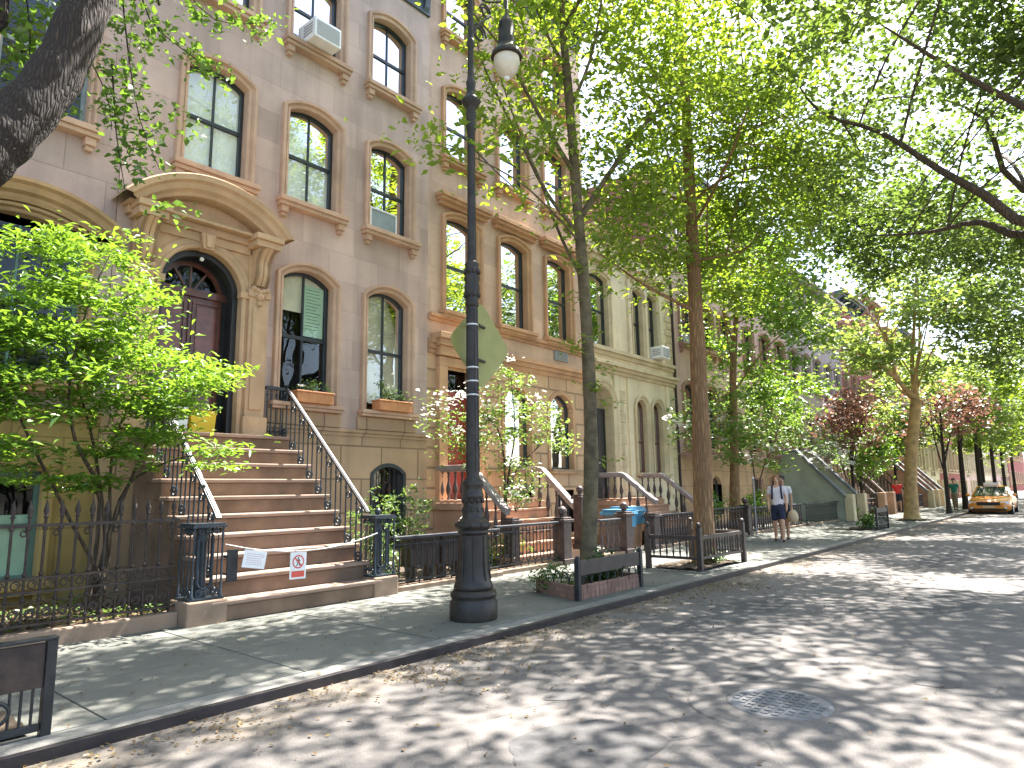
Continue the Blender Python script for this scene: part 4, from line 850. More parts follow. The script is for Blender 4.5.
# guard round the straight brown trunk: three rails of spindles like a bench
t = thing('tree_guard', 'bench like brown tree guard with spindles around the straight brown trunk', 'tree guard', (12.6, -4.6, ZS)); C4 = [(11.58, -4.05), (11.62, -5.06), (13.52, -5.10), (13.5, -4.0)]
for x, y in C4: q = MB().box(x-.045, x+.045, y-.045, y+.045, ZS-.03, .90); q.ball((x, y, .945), .05, 8); q.build('post', M['guard_wood'], t, .006)
for (a, b) in ((C4[0], C4[1]), (C4[1], C4[2]), (C4[2], C4[3])):
    a3, b3 = Vector((*a, 0)), Vector((*b, 0)); d = (b3-a3).normalized(); a3 += d*.05; b3 -= d*.05; q = MB(); up = Vector((0, 0, 1)); q.bar(a3+up*.72, b3+up*.72, .05, .07); q.bar(a3+up*.36, b3+up*.36, .04, .05); rl = q.build('rail', M['guard_wood'], t, .005); n = int((b3-a3).length/.115)
    q = MB()
    for k in range(n): p = a3+(b3-a3)*(k+.5)/n; MB().lathe([(.011, .385), (.02, .46), (.012, .53), (.02, .6), (.011, .685)], (p.x, p.y, 0), 6).build('spindle', M['guard_wood'], rl)
# near guard at the left edge
t = thing('tree_guard', 'black iron tree guard with a solid top panel at the lower left', 'tree guard', (.6, -5.3, ZS)); G0, G1, gy = -.6, 1.56, -5.3
for x in (G0, G1): MB().box(x-.03, x+.03, gy-.03, gy+.03, ZS-.03, .715).build('post', M['iron'], t, .004)
MB().box(G0+.031, G1-.031, gy-.012, gy+.012, .43, .70).build('panel', M['iron_rust'], t, .004); q = MB(); q.box(G0+.031, G1-.031, gy-.015, gy+.015, .17, .215); q.box(G0-.03, G1+.03, gy-.04, gy+.04, .7155, .735)
q.build('rail', M['iron'], t, .004); q = MB(); x = G1-.08
while x > G0+.1: q.tube([(x, gy, .2), (x, gy, .435)], .009, 6); x -= .06
split_build(q, 'bar', M['iron'], t); q = MB()
for cx in (1.22, .7, .18): q.tube([(cx+.14*cos(a), gy-.012, .32+.085*sin(a)) for a in np.linspace(0, 2*pi, 20)], .012, 6)
split_build(q, 'ring', M['iron'], t)
t = board_guard('small black tree guard on the far kerb past the walking man', 25.0, 26.6, -5.05, .85, .70); q = MB()
for k in range(9): x = 25.15+k*.16; q.tube([(x, -5.05, ZS), (x, -5.05, .7)], .015, 5)
q.box(25.04, 26.56, -5.07, -5.03, .3, .34); split_build(q, 'bar', M['iron'], t)

# ================================================================== small things
def ac_unit(label, x, y, z, w=.62, h=.40, d=.5):
    t = thing('air_conditioner', label, 'air conditioner', (x, y, z), 'window air conditioners'); MB().box(x-w/2, x+w/2, y-d, y+.15, z, z+h).build('casing', M['white_plastic'], t, .015); q = MB()
    for k in range(9): q.box(x-w/2+.04, x+w/2-.04, y-d-.008, y-d+.004, z+.045+k*(h-.09)/9, z+.045+(k+.55)*(h-.09)/9)
    for k in range(4): q.box(x-w/2-.006, x-w/2+.004, y-d+.08, y-.05, z+.1+k*.06, z+.13+k*.06)
    q.build('grille', M['grille'], t)
ac_unit('white air conditioner in the third floor window above the portal house', 6.70, -.05, 10.0, .58, .40, .42)
ac_unit('white air conditioner in the paired window of the cream house', 19.75, -.06, 5.76, .5, .40, .42)
ac_unit('white air conditioner in the lilac house, left of the brown trunk', 22.45, -.06, 6.7, .52, .40, .4)
ac_unit('white air conditioner in the lilac house, right of the brown trunk', 25.7, -.06, 6.7, .52, .40, .4)
def window_box(label, x0, x1, z):
    t = thing('window_box', label, 'planter', ((x0+x1)/2, -.16, z), 'terracotta window boxes'); q = MB(); q.box(x0, x1, -.30, -.06, z, z+.17); q.box(x0-.015, x1+.015, -.315, -.045, z+.171, z+.205); q.build('planter', M['terracotta'], t, .01)
    q = MB().box(x0+.02, x1-.02, -.29, -.08, z+.18, z+.21); q.build('soil', M['soil'], t)
window_box('terracotta window box on the sill right of the front door', 6.42, 7.16, 3.172); window_box('terracotta window box on the sill nearest the lamp post', 8.2, 9.02, 3.172)
def bag(name, label, cat, x0, x1, y0, y1, z0, z1, m, lid=None):
    t = thing(name, label, cat, ((x0+x1)/2, (y0+y1)/2, z0)); q = MB(); q.lathe([(1, 0), (1.0, 1)], (0, 0, 0), square=True)
    v = [((x0+x1)/2+p[0]*(x1-x0)/2*(.9+.12*p[2]), (y0+y1)/2+p[1]*(y1-y0)/2, z0+p[2]*(z1-z0)) for p in q.v]; q.v = v; q.build('box', M[m], t, .012)
    q = MB().box(x0-.005, x1+.005, y0-.006, y1+.006, z1-.05, z1+.008) if lid else MB().box((x0+x1)/2-.025, (x0+x1)/2+.025, y0-.003, y1+.003, z0+.01, z1+.003); q.build('lid' if lid else 'tape', M[lid or 'paper'], t)
bag('parcel', 'white parcel standing on the top step beside the door', 'parcel', 4.40, 4.68, -.12, .06, 2.565, 3.0, 'white_plastic')
bag('box', 'bright yellow box on the top step in front of the door', 'box', 4.72, 5.12, -.10, .16, 2.565, 2.90, 'yellow', 'yellow')
# chain with two notices
t = thing('barrier_chain', 'pale chain hung across the foot of the tall stoop', 'chain', (5.2, -2.6, .85)); q = MB()
def chz(x): u = (x-4.08)/(6.34-4.08); return 1.03-.0*u-.62*u*(1-u)
N = 84
for k in range(N):
    x = 4.08+(6.34-4.08)*k/N; x2 = 4.08+(6.34-4.08)*(k+1.25)/N; q.tube([(x, -2.6, chz(x)), (x2, -2.6, chz(x2))], .0095 if k % 2 else .007, 5)
q.build('chain', M['chain'], t)
def notice(label, x, w, h, tilt, sym):
    z = chz(x)-.012; t = thing('notice', label, 'notice', (x, -2.612, z)); rot = Matrix.Rotation(tilt, 4, 'Y'); c = Vector((x, -2.618, z))
    def rect(mb, a, b, c_, d, y): mb.add([c+rot@Vector((u, y, v)) for u, v in ((a, c_), (b, c_), (b, d), (a, d))], [(0, 1, 2, 3)])
    q = MB(); q.add([c+rot@Vector((u, y, v)) for y in (0, .003) for u, v in ((-w/2, -h), (w/2, -h), (w/2, 0), (-w/2, 0))], [(0, 1, 2, 3), (7, 6, 5, 4), (0, 4, 5, 1), (1, 5, 6, 2), (2, 6, 7, 3), (3, 7, 4, 0)]); q.build('card', M['paper'], t)
    if sym:
        q = MB(); rect(q, -w*.4, w*.4, -h*.93, -h*.70, -.002); n = 26; oc = -h*.36
        ro = [c+rot@Vector((.085*cos(2*pi*i/n), -.002, oc+.085*sin(2*pi*i/n))) for i in range(n)]; ri = [c+rot@Vector((.068*cos(2*pi*i/n), -.002, oc+.068*sin(2*pi*i/n))) for i in range(n)]
        q.rings([ro, ri], 0, True); rot2 = rot
        q.add([c+rot@Vector((u, -.0028, oc+v)) for u, v in ((-.055, .043), (-.043, .055), (.055, -.043), (.043, -.055))], [(0, 1, 2, 3)]); q.build('prohibition_mark', M['sign_red'], t)
        q = MB(); dn = lambda pts: q.add([c+rot@Vector((u, -.0024, oc+v)) for u, v in pts], [tuple(range(len(pts)))])
        dn([(.012*cos(2*pi*i/10), .047+.012*sin(2*pi*i/10)) for i in range(10)]); dn([(-.018, .03), (.018, .03), (.014, -.012), (-.014, -.012)]); dn([(-.014, -.012), (.0, -.012), (-.018, -.058), (-.03, -.054)]); dn([(0, -.012), (.014, -.012), (.032, -.05), (.02, -.056)]); dn([(.018, .03), (.03, .005), (.024, .002), (.014, .02)]); dn([(-.018, .03), (-.034, .008), (-.028, .003), (-.014, .02)])
        q.build('walking_figure', M['iron'], t)
    else:
        q = MB(); rr = random.Random(4)
        for k in range(6):
            z_ = -h*.2-k*h*.115; x_ = -w*.36
            while x_ < w*.3: l_ = rr.uniform(.012, .035); rect(q, x_, x_+l_, z_-.007, z_, -.002); x_ += l_+.008
        q.build('faint_lines', M['ink'], t)
M['sign_red'] = mat('notice_red', (.62, .10, .07), .7); M['ink'] = mat('faint_pink_ink', (.55, .38, .42), .8)
notice('tilted white paper notice hanging left on the chain', 4.47, .30, .21, R(10), False)
notice('white notice with a red no entry circle hanging mid chain', 5.06, .235, .335, R(1), True)
t = thing('metal_plate', 'small dark metal plate fixed beside the left newel cage', 'plate', (4.2, -2.45, .76)); q = MB(); q.box(4.145, 4.28, -2.54, -2.52, .58, .96); q.build('plate', M['iron'], t, .004); q = MB(); q.box(4.145, 4.17, -2.52, -2.44, .66, .69); q.box(4.145, 4.17, -2.52, -2.44, .86, .89); split_build(q, 'hinge', M['iron'], t)
def trough(label, x0, x1, y, z0, z1):
    t = thing('planter', label, 'planter', ((x0+x1)/2, y, z0)); q = MB(); q.box(x0, x1, y-.12, y+.12, z0, z1); q.box(x0-.01, x1+.01, y-.13, y+.13, z1-.04, z1+.005); q.build('trough', M['iron_rust'], t, .008); q = MB()
    for x in (x0+.08, x1-.12): q.box(x, x+.04, y-.1, y+.1, ZS, z0)
    split_build(q, 'leg', M['iron'], t)
trough('dark brown planter trough behind the looped railing, near the tall stoop', 7.28, 7.86, -2.15, .45, .9); trough('dark brown planter trough behind the looped railing, nearer the lamp post', 7.95, 8.5, -2.15, .46, .9)
# wheelie bins
M['bin_blue'] = mat('blue_bin_lid', (.05, .22, .36), .5, var=.05); M['bin_grey'] = mat('bin_body', (.11, .10, .10), .55, var=.1); M['bin_tan'] = mat('tan_bag', (.34, .20, .12), .85, var=.15)
def wheel_bin(label, x, y, h=.98, w=.56, body='bin_grey', group=None):
    t = thing('rubbish_bin', label, 'bin', (x, y, ZS), 'bins in the gateway'); q = MB(); q.lathe([(w*.40, 0), (w*.5, h-.14)], (x, y, ZS+.03), square=True); q.build('body', M[body], t, .03)
    q = MB(); q.box(x-w*.56, x+w*.56, y-w*.58, y+w*.58, ZS+h-.135, ZS+h-.06); q.box(x-w*.5, x+w*.5, y-w*.5, y+w*.5, ZS+h-.0595, ZS+h); q.box(x-w*.5, x+w*.5, y-w*.52, y-w*.505, ZS+h-.42, ZS+h-.137); q.build('lid', M['bin_blue'], t, .02)
    q = MB()
    for s_ in (-1, 1): q.tube([(x+s_*w*.32-.02, y+w*.38, ZS+.09), (x+s_*w*.32+.02, y+w*.38, ZS+.09)], .09, 12)
    split_build(q, 'wheel', M['iron'], t); q = MB(); q.tube([(x-w*.4, y-w*.52, ZS+h-.12), (x-w*.4, y-w*.66, ZS+h-.1), (x+w*.4, y-w*.66, ZS+h-.1), (x+w*.4, y-w*.52, ZS+h-.12)], .015, 6); q.build('handle', M['bin_blue'], t)
wheel_bin('dark bin with a blue lid, nearer the ball topped gate post', 14.35, -1.75, .98, .58); wheel_bin('tan sided bin with a wide blue lid, nearer the stoop of the cream house', 15.15, -1.5, 1.02, .62, 'bin_tan')
t = thing('manhole_cover', 'round iron manhole cover set in a worn ring in the road', 'manhole cover', (5.1, -8.65, rz(5.1, -8.65))); z = rz(5.1, -8.65); q = MB(); q.lathe([(.36, -.02), (.36, .012), (.33, .014)], (5.1, -8.65, z), 32)
for i in range(-4, 5):
    for j in range(-4, 5):
        if i*i+j*j < 18: q.box(5.1+i*.07-.022, 5.1+i*.07+.022, -8.65+j*.07-.022, -8.65+j*.07+.022, z+.013, z+.02)
M['manhole_collar'] = mat('worn_concrete_collar', (.125, .115, .105), .93, var=.25, vscale=3, grain=.4, gscale=120, bump=.4, bscale=70)
M['manhole'] = mat('worn_manhole_iron', (.15, .15, .15), .8, var=.25, vscale=6); q.build('cover', M['manhole'], t); q = MB(); n = 40; q.rings([[(5.1+r_*cos(2*pi*i/n), -8.65+r_*sin(2*pi*i/n), z+h_) for i in range(n)] for r_, h_ in ((.62, .002), (.5, .012), (.362, .013))], 0, True, True); q.build('collar', M['manhole_collar'], t)
t = thing('overhead_cable', 'thin black cable running from the lamp post towards the houses', 'cable', (LX, LY, 6.0)); q = MB(); a, b = Vector((LX+.06, LY, 6.02)), Vector((14.2, -.03, 9.3)); q.tube([a+(b-a)*u-Vector((0, 0, 1))*.35*4*u*(1-u)*.5 for u in np.linspace(0, 1, 20)], .013, 5); q.build('wire', M['iron'], t)
t = thing('sign_pole', 'thin metal pole standing behind the low railing near the slim tree', 'pole', (21.3, -2.45, ZS)); q = MB().tube([(21.3, -2.45, ZS), (21.3, -2.45, 1.85)], .022, 8); q.build('pole', M['grille'], t); q = MB().ball((21.3, -2.45, 1.88), .04, 8); q.build('cap', M['white_plastic'], t)
t = thing('drainpipe', 'dark drainpipe running down between the cream and lilac houses', 'drainpipe', (21.12, -.05, ZS)); q = MB().tube([(21.14, -.06, ZS), (21.14, -.06, 8.9)], .045, 8); q.build('pipe', M['iron_rust'], t); q = MB()
for z in (1.5, 3.5, 5.5, 7.5): q.lathe([(.056, 0), (.056, .05)], (21.14, -.06, z), 10)
split_build(q, 'pipe_band', M['iron_rust'], t)
# ================================================================== vegetation
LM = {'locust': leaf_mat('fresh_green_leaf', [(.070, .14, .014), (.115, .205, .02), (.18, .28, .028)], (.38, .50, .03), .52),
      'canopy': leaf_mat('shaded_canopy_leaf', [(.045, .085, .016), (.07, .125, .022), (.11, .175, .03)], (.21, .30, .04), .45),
      'pear': leaf_mat('mid_green_leaf', [(.045, .105, .018), (.075, .15, .025), (.12, .21, .03)], (.22, .38, .03), .48),
      'plane': leaf_mat('plane_leaf', [(.065, .12, .026), (.105, .175, .034), (.16, .24, .045)], (.34, .44, .07), .5),
      'maple': leaf_mat('bright_maple_leaf', [(.065, .155, .018), (.105, .225, .024), (.165, .30, .036)], (.30, .47, .03), .47, .07),
      'dark': leaf_mat('dark_green_leaf', [(.025, .06, .018), (.04, .085, .022), (.06, .12, .03)], (.10, .20, .03), .35, .07),
      'dog': leaf_mat('dogwood_leaf', [(.075, .15, .03), (.11, .20, .035), (.16, .26, .05)], (.28, .42, .06), .45),
      'red': leaf_mat('purple_red_leaf', [(.13, .055, .05), (.18, .085, .06), (.13, .13, .05)], (.30, .14, .09), .42),
      'shrub': leaf_mat('shrub_leaf', [(.05, .10, .03), (.09, .17, .04), (.17, .26, .08)], (.25, .38, .06), .4),
      'white': leaf_mat('white_petal', [(.72, .72, .68), (.80, .80, .76)], (.7, .72, .62), .35, .02),
      'litter': leaf_mat('dry_leaf', [(.20, .13, .06), (.13, .085, .045), (.25, .19, .09)], (.3, .2, .08), .15, .02)}
def leaf_mesh(name, cen, size, m, parent, tilt=.55, droop=.15, asp=.55, jit=.5, kind=None):
    """many folded leaves, each an island of its own"""
    c = np.asarray(cen, float); n = len(c)
    L = size*(1+jit*(RNG.random(n)*2-1)); a = RNG.random(n)*2*pi
    nr = np.stack([RNG.normal(0, tilt, n), RNG.normal(0, tilt, n), np.ones(n)], 1); nr /= np.linalg.norm(nr, axis=1)[:, None]
    d = np.stack([np.cos(a), np.sin(a), RNG.normal(-droop, .25, n)], 1); d -= nr*(d*nr).sum(1)[:, None]; d /= np.linalg.norm(d, axis=1)[:, None]
    s = np.cross(nr, d); W = (L*asp/2)[:, None]; Lc = L[:, None]; up = nr*(L*.09)[:, None]
    b = c-d*Lc*.5; t = c+d*Lc*.5-up*.8
    v = np.stack([b, c-d*Lc*.08+s*W+up, t, c-d*Lc*.08-s*W+up], 1).reshape(-1, 3)
    o0 = origin(parent); v -= np.array(o0)
    k = np.arange(n)*4; f = np.stack([k, k+1, k+2, k, k+2, k+3], 1).reshape(-1)
    me = bpy.data.meshes.new(name); me.vertices.add(4*n); me.vertices.foreach_set('co', v.astype(np.float32).ravel()); me.loops.add(6*n); me.loops.foreach_set('vertex_index', f.astype(np.int32))
    me.polygons.add(2*n); me.polygons.foreach_set('loop_start', (np.arange(2*n)*3).astype(np.int32)); me.polygons.foreach_set('loop_total', np.full(2*n, 3, np.int32)); me.materials.append(m); me.update(); me.validate()
    o = bpy.data.objects.new(name, me); COL.objects.link(o); o.parent = parent
    if kind: o['kind'] = kind
    return o
def gap(p, s=1.0, ph=0.):
    return sin(p[0]*1.35*s+1.7*p[2]*s*.6+ph)+sin(p[1]*1.6*s-1.1*p[2]*s+2+ph)+sin(p[2]*2.0*s+p[0]*.8*s-p[1]*.7*s+ph*2)
def ell(c, r, n, thr=-.7, s=1., ph=0., zmin=None):
    """clump centres in an ellipsoid, pushed towards its shell, with holes"""
    out = []; tries = 0
    while len(out) < n and tries < n*40:
        tries += 1; v = RNG.normal(0, 1, 3); v /= np.linalg.norm(v); v *= RNG.random()**.45
        p = np.array(c)+v*np.array(r)
        if gap(p, s, ph) < thr or (zmin is not None and p[2] < zmin): continue
        out.append(p)
    return out
def clump_leaves(cls, n, r, flat=.5):
    c = np.asarray(cls); k = len(c); off = RNG.normal(0, 1, (k, n, 3))*np.array([r, r, r*flat])*.55
    sc = (.6+.8*RNG.random((k, 1, 1))); keep = RNG.random((k, n)) < (.55+.45*RNG.random((k, 1)))
    return (c[:, None, :]+off*sc)[keep]
def bez(a, b, sag=0., n=6, w=.0):
    a, b = Vector(a), Vector(b); L = (b-a).length; pr = Vector((random.uniform(-1, 1), random.uniform(-1, 1), random.uniform(-.4, 1)))*w*L
    return [a+(b-a)*t+Vector((0, 0, sag*L*4*t*(1-t)))+pr*(4*t*(1-t)) for t in [i/(n-1) for i in range(n)]]
class Plant:
    def __init__(s, name, label, cat, base, bark, group=None):
        s.r = thing(name, label, cat, base, group); s.mb = MB(); s.sk = []; s.bark = bark
    def limb(s, pts, r0, r1, n=8, k=3):
        """smooth tapered limb through points"""
        pts = [Vector(p) for p in pts]; q = []
        for i in range(len(pts)-1):
            p0, p1, p2, p3 = pts[max(i-1, 0)], pts[i], pts[i+1], pts[min(i+2, len(pts)-1)]
            for j in range(k): t = j/k; q.append(.5*((2*p1)+(-p0+p2)*t+(2*p0-5*p1+4*p2-p3)*t*t+(-p0+3*p1-3*p2+p3)*t**3))
        q.append(pts[-1]); m = len(q); rad = [r0+(r1-r0)*(i/(m-1))**.8 for i in range(m)]
        if n >= 10: rad = [r*(1+.05*sin(i*2.1)) for i, r in enumerate(rad)]
        s.mb.tube(q, rad, n, 0); s.sk += [(p, r) for p, r in zip(q, rad)]; return q
    def flare(s, b, r): s.mb.lathe([(r*1.55, -.06), (r*1.3, .06), (r*1.1, .2), (r*1.0, .42)], b, 12)
    def auto(s, c, rad, nl, r0, zlo, up=.25):
        """limbs from the trunk out into a crown ellipsoid"""
        tr = [q for q in s.sk if q[0].z > zlo]
        for i in range(nl):
            p, r = random.choice(tr); v = Vector((random.gauss(0, 1), random.gauss(0, 1), random.gauss(.2, .7))).normalized(); e = Vector(c)+Vector((v.x*rad[0], v.y*rad[1], v.z*rad[2]))*random.uniform(.55, .95)
            if e.z < p.z-.4: e.z = p.z+random.uniform(0, 1)
            s.limb(bez(p, e, up*.4, 5, .05), min(r0, r*.6)*random.uniform(.7, 1), .015, 6, 2)
    def twigs(s, cls, r=.012, every=1):
        # branching twigs: each clump joins the nearest wood, and its twig becomes wood that later clumps may join
        sk = np.array([tuple(p) for p, _ in s.sk]); cl = np.array(cls); d0 = np.array([((sk-c)**2).sum(1).min() for c in cl])
        for i in np.argsort(d0):
            c = cl[i]; d = ((sk-c)**2).sum(1)+np.maximum(0, sk[:, 2]-c[2])**2*1.5; p = sk[int(np.argmin(d))]
            q = bez(p, c, .05, 5, .10); s.mb.tube(q, [r, r*.9, r*.75, r*.55, r*.3], 3, 0, False); sk = np.concatenate([sk, np.array([tuple(v) for v in q[1:]])])
    def done(s, parts, trunk='trunk'):
        if s.mb.v: s.mb.build(trunk, s.bark, s.r)
        for (name, cls, n, r, size, m, kw) in parts: leaf_mesh(name, clump_leaves(cls, n, r, kw.pop('flat', .5)), size, m, s.r, **kw)

# ---- dark trunk in the bricked pit
T = Plant('street_tree', 'street tree with a slim dark trunk rising from the brick edged pit', 'tree', (8.85, -4.5, ZS), M['twig'])
Y1 = -4.45; tk = [(8.85, -4.5, ZS)]+[P(x, y, Y1) for x, y in ((591, 480), (590, 400), (585, 300), (577, 200), (570, 110), (563, 30), (556, -60), (560, -160))]
T.flare((8.85, -4.5, ZS), .13); T.limb(tk, .135, .05, 12, 3)
def br(T, px, r0, r1, n=7): return T.limb([P(x, y, Y) for x, y, Y in px], r0, r1, n, 3)
br(T, [(582, 215, -4.45), (615, 165, -4.7), (650, 118, -5.0), (680, 88, -5.2), (700, 40, -5.4)], .055, .02)
br(T, [(575, 175, -4.45), (545, 125, -4.3), (520, 80, -4.2), (500, 45, -4.1), (470, 10, -4.0)], .045, .014)
br(T, [(580, 235, -4.45), (548, 195, -4.1), (520, 140, -3.9), (497, 95, -3.8), (480, 55, -3.7), (474, 20, -3.6)], .04, .012)
br(T, [(588, 290, -4.45), (560, 235, -4.0), (540, 180, -3.7), (515, 120, -3.5), (495, 60, -3.4)], .035, .012)
br(T, [(570, 110, -4.45), (590, 60, -4.8), (600, 10, -5.0), (610, -60, -5.2)], .035, .015)
br(T, [(567, 70, -4.45), (545, 30, -4.2), (530, -20, -4.0), (520, -80, -4)], .035, .015)
br(T, [(578, 240, -4.45), (530, 190, -4.5), (480, 160, -4.5), (440, 146, -4.5)], .02, .006)
px = [(438, 143, -4.5), (452, 150, -4.5), (470, 148, -4.5), (425, 140, -4.5)]
spots = [P(*p) for p in px]
def spray(T, lst, n=1, j=.25):
    out = []
    for x, y, Y in lst:
        for k in range(n): out.append(np.array(P(x, y, Y))+RNG.normal(0, j, 3)*np.array([1, 1, .7]))
    return out
s1 = spray(T, [(500, 30, -3.9), (520, 60, -4.0), (500, 75, -4), (530, 95, -4.1), (515, 125, -4), (540, 150, -4.2), (545, 60, -4.2), (535, 25, -4.1), (555, 100, -4.3), (510, 10, -4), (550, 10, -4.2), (488, 140, -3.9), (525, 175, -4), (540, 215, -4.1)], 3, .3)
s1 += spray(T, px, 1, .08)
s2 = spray(T, [(625, 185, -4.8), (650, 200, -5), (620, 215, -4.6), (600, 230, -4.4), (660, 170, -5), (690, 130, -5.2), (600, 60, -4.8), (620, 100, -4.9), (640, 60, -5), (610, 140, -4.8), (600, 180, -4.7), (640, 150, -5), (660, 110, -5.1), (680, 70, -5.2), (600, 20, -4.8), (640, 10, -5), (690, 20, -5.3)], 4, .4)
s3 = spray(T, [(575, 265, -4.5), (590, 275, -4.45), (600, 295, -4.5), (575, 330, -4.4), (597, 340, -4.5), (605, 360, -4.6), (585, 300, -4.3), (570, 350, -4.4), (600, 385, -4.6), (608, 400, -4.6), (600, 465, -4.5)], 1, .10)
top = ell((9.2, -4.5, 10.6), (2.6, 2.6, 2.4), 70, -.9)
top += ell((10.5, -4.8, 8.2), (2.0, 2.0, 1.6), 26, -.9)
sh = ell((7.6, -4.6, 11.2), (3.2, 2.6, 1.6), 55, -.8) + ell((7.4, -6.4, 10.8), (2.6, 1.6, 1.4), 30, -.6)
T.limb([tk[-2], (7.9, -4.9, 10.8), (6.2, -5.2, 11.6), (4.9, -5.0, 11.9)], .05, .015); T.limb([tk[-3], (8.0, -5.9, 10), (7.2, -6.8, 11)], .04, .014)
T.twigs(s1, .008); T.twigs(s2, .01); T.twigs(top, .012); T.twigs(sh, .012); T.twigs(s3, .006)
T.done([('crown', s1+s2+top+sh, 62, .52, .125, LM['locust'], dict(tilt=.6, asp=.5)), ('foliage', s3, 42, .2, .10, LM['locust'], dict(tilt=.6, asp=.45))])
# ---- straight reddish trunk in the bench-like guard
T = Plant('street_tree', 'street tree with a straight reddish brown trunk inside the bench like guard', 'tree', (12.62, -4.68, ZS), M['bark_red'])
tk = [(12.62, -4.68, ZS), (12.74, -4.7, 2.5), (12.83, -4.7, 5), (12.88, -4.7, 8), (12.92, -4.7, 11), (12.8, -4.6, 14)]
T.flare((12.62, -4.68, ZS), .19); T.limb(tk, .225, .07, 14, 4)
for a in ([(12.8, -4.7, 5.2), (11.6, -4.2, 5.6), (10.6, -3.8, 6.1)], [(12.85, -4.7, 6.3), (13.8, -5.4, 6.6), (14.8, -5.6, 7.4)], [(12.86, -4.7, 7), (12.0, -5.8, 7.6), (11.3, -6.6, 8.3)], [(12.88, -4.7, 7.6), (13.6, -3.6, 8.4), (14.4, -2.8, 9.2)], [(12.9, -4.7, 9), (11.6, -4.2, 10), (10.8, -3.6, 11)]): T.limb(a, .045, .012, 7)
q_ = PX(795, 165, 15.5); T.limb([(12.88, -4.75, 7.6), (13.8, -5.4, 8.4), tuple(q_)], .05, .012, 7)
T.auto((12.9, -5.2, 9.8), (3., 2.4, 3.8), 14, .04, 5.5)
c1 = ell((12.9, -5.3, 10.0), (3.2, 2.5, 4.0), 190, -.95, ph=.4) + ell((11.8, -4.2, 6.6), (2.1, 1.0, 1.2), 40, -1.0) + ell((14.2, -5.2, 6.8), (2.3, 1.8, 1.7), 80, -1.1) + ell((13.4, -5.3, 9), (2.6, 2.2, 2), 45, -1.) + ell(tuple(q_), (2.2, 1.5, 1.1), 46, -1.)
T.twigs(c1); T.done([('crown', c1, 66, .55, .135, LM['locust'], dict(tilt=.6, asp=.5))])
# ---- slim tree in the yard of the lilac house
T = Plant('garden_tree', 'slim tree with a bright green crown growing behind the railing of the lilac house', 'tree', (21.3, -1.75, ZS), M['bark_red'])
T.limb([(21.3, -1.75, ZS), (21.6, -1.8, 3), (21.9, -1.8, 5.5), (22.4, -1.9, 8), (22.8, -2, 11)], .19, .05, 10); T.auto((22.6, -2.2, 7.5), (3.2, 2, 4), 14, .04, 4)
c1 = ell((22.6, -2.6, 7.8), (2.9, 2.1, 3.9), 170, -.8, ph=1., zmin=4.4) + ell((24.9, -2.6, 4.8), (1.8, 1.2, 1.1), 24, -1.)
T.twigs(c1, .015); T.done([('crown', c1, 58, .62, .17, LM['maple'], dict(tilt=.6, asp=.55))])
# ---- tall pears further along the kerb
def crown_tree(name, label, base, h, cr, cc, nl, bark, lm, leaf=.2, ncl=130, per=55, r=.2, spread=.75, zlo=.3, group=None, thr=-.85, lean=(0, 0), ph=0., cat='tree'):
    T = Plant(name, label, cat, base, bark, group); bx, by, bz = base; cx, cy, cz = cc
    T.flare(base, r*.9); T.limb([base, (bx+(cx-bx)*.1+lean[0], by+(cy-by)*.05+lean[1], bz+h*.33), (bx+(cx-bx)*.4, by+(cy-by)*.3, bz+h*.66), (cx, cy, min(cz+cr[2]*.5, bz+h))], r, r*.3, 10, 4)
    T.auto(cc, cr, nl, r*.4, bz+h*zlo); c = ell(cc, cr, ncl, thr, .8, ph); T.twigs(c, .016)
    T.done([('crown', c, per, spread, leaf, lm, dict(tilt=.6, asp=.58))]); return T
T = Plant('street_tree', 'plane tree with a thick tan forked trunk on the far kerb', 'tree', (32.75, -4.7, ZS), M['bark_plane'])
T.flare((32.75, -4.7, ZS), .27); fk = (33.15, -5.25, 5.2); T.limb([(32.75, -4.7, ZS), (32.85, -4.85, 2.5), fk], .27, .22, 12)
for a in ([fk, (34.0, -5.2, 6.3), (34.6, -5.4, 8), (34.6, -5.6, 11)], [fk, (32.2, -4.8, 6), (31, -4.9, 6.6), (29.6, -5.0, 7.6)], [fk, (33.4, -5.2, 6.8), (32.6, -5.6, 8.6), (32, -6, 11)], [fk, (34.4, -4.4, 6.0), (36, -4.2, 7.2)], [(32.2, -4.8, 6), (30.4, -4.4, 6.6), (29, -4, 6.8)]): T.limb(a, .13, .03, 8)
T.auto((33, -5.2, 8.8), (5, 3.6, 3.4), 14, .05, 5.4); c1 = ell((33, -5.2, 9.3), (5.2, 3.8, 3.4), 150, -.45, .6, 0, 6.4) + ell((30.6, -4.6, 6.8), (2.4, 1.6, .6), 22, -.8) + ell((36.4, -5, 6.6), (2.6, 2, .8), 24, -.8)
T.twigs(c1, .02); T.done([('crown', c1, 50, .8, .23, LM['plane'], dict(tilt=.6, asp=.75))])
crown_tree('garden_tree', 'purple red leaved small tree beside the grey green stoop', (34.2, -2.2, ZS), 4.6, (2.4, 1.5, 1.5), (33.4, -2.6, 4.6), 9, M['bark_dark'], LM['red'], .2, 60, 38, .1, .6)
crown_tree('street_tree', 'purple red leaved street tree past the forked plane tree', (40.5, -5.0, ZS), 5.6, (2.7, 2.0, 1.7), (41.2, -5.0, 5.2), 9, M['bark_dark'], LM['red'], .24, 60, 38, .13, .65)
crown_tree('garden_tree', 'small light green tree in the yard between the two sloping stoops', (36.4, -2.0, ZS), 3.6, (1.7, 1.1, 1.3), (36.2, -2.4, 3.3), 8, M['bark_dark'], LM['maple'], .2, 50, 50, .08, .5)
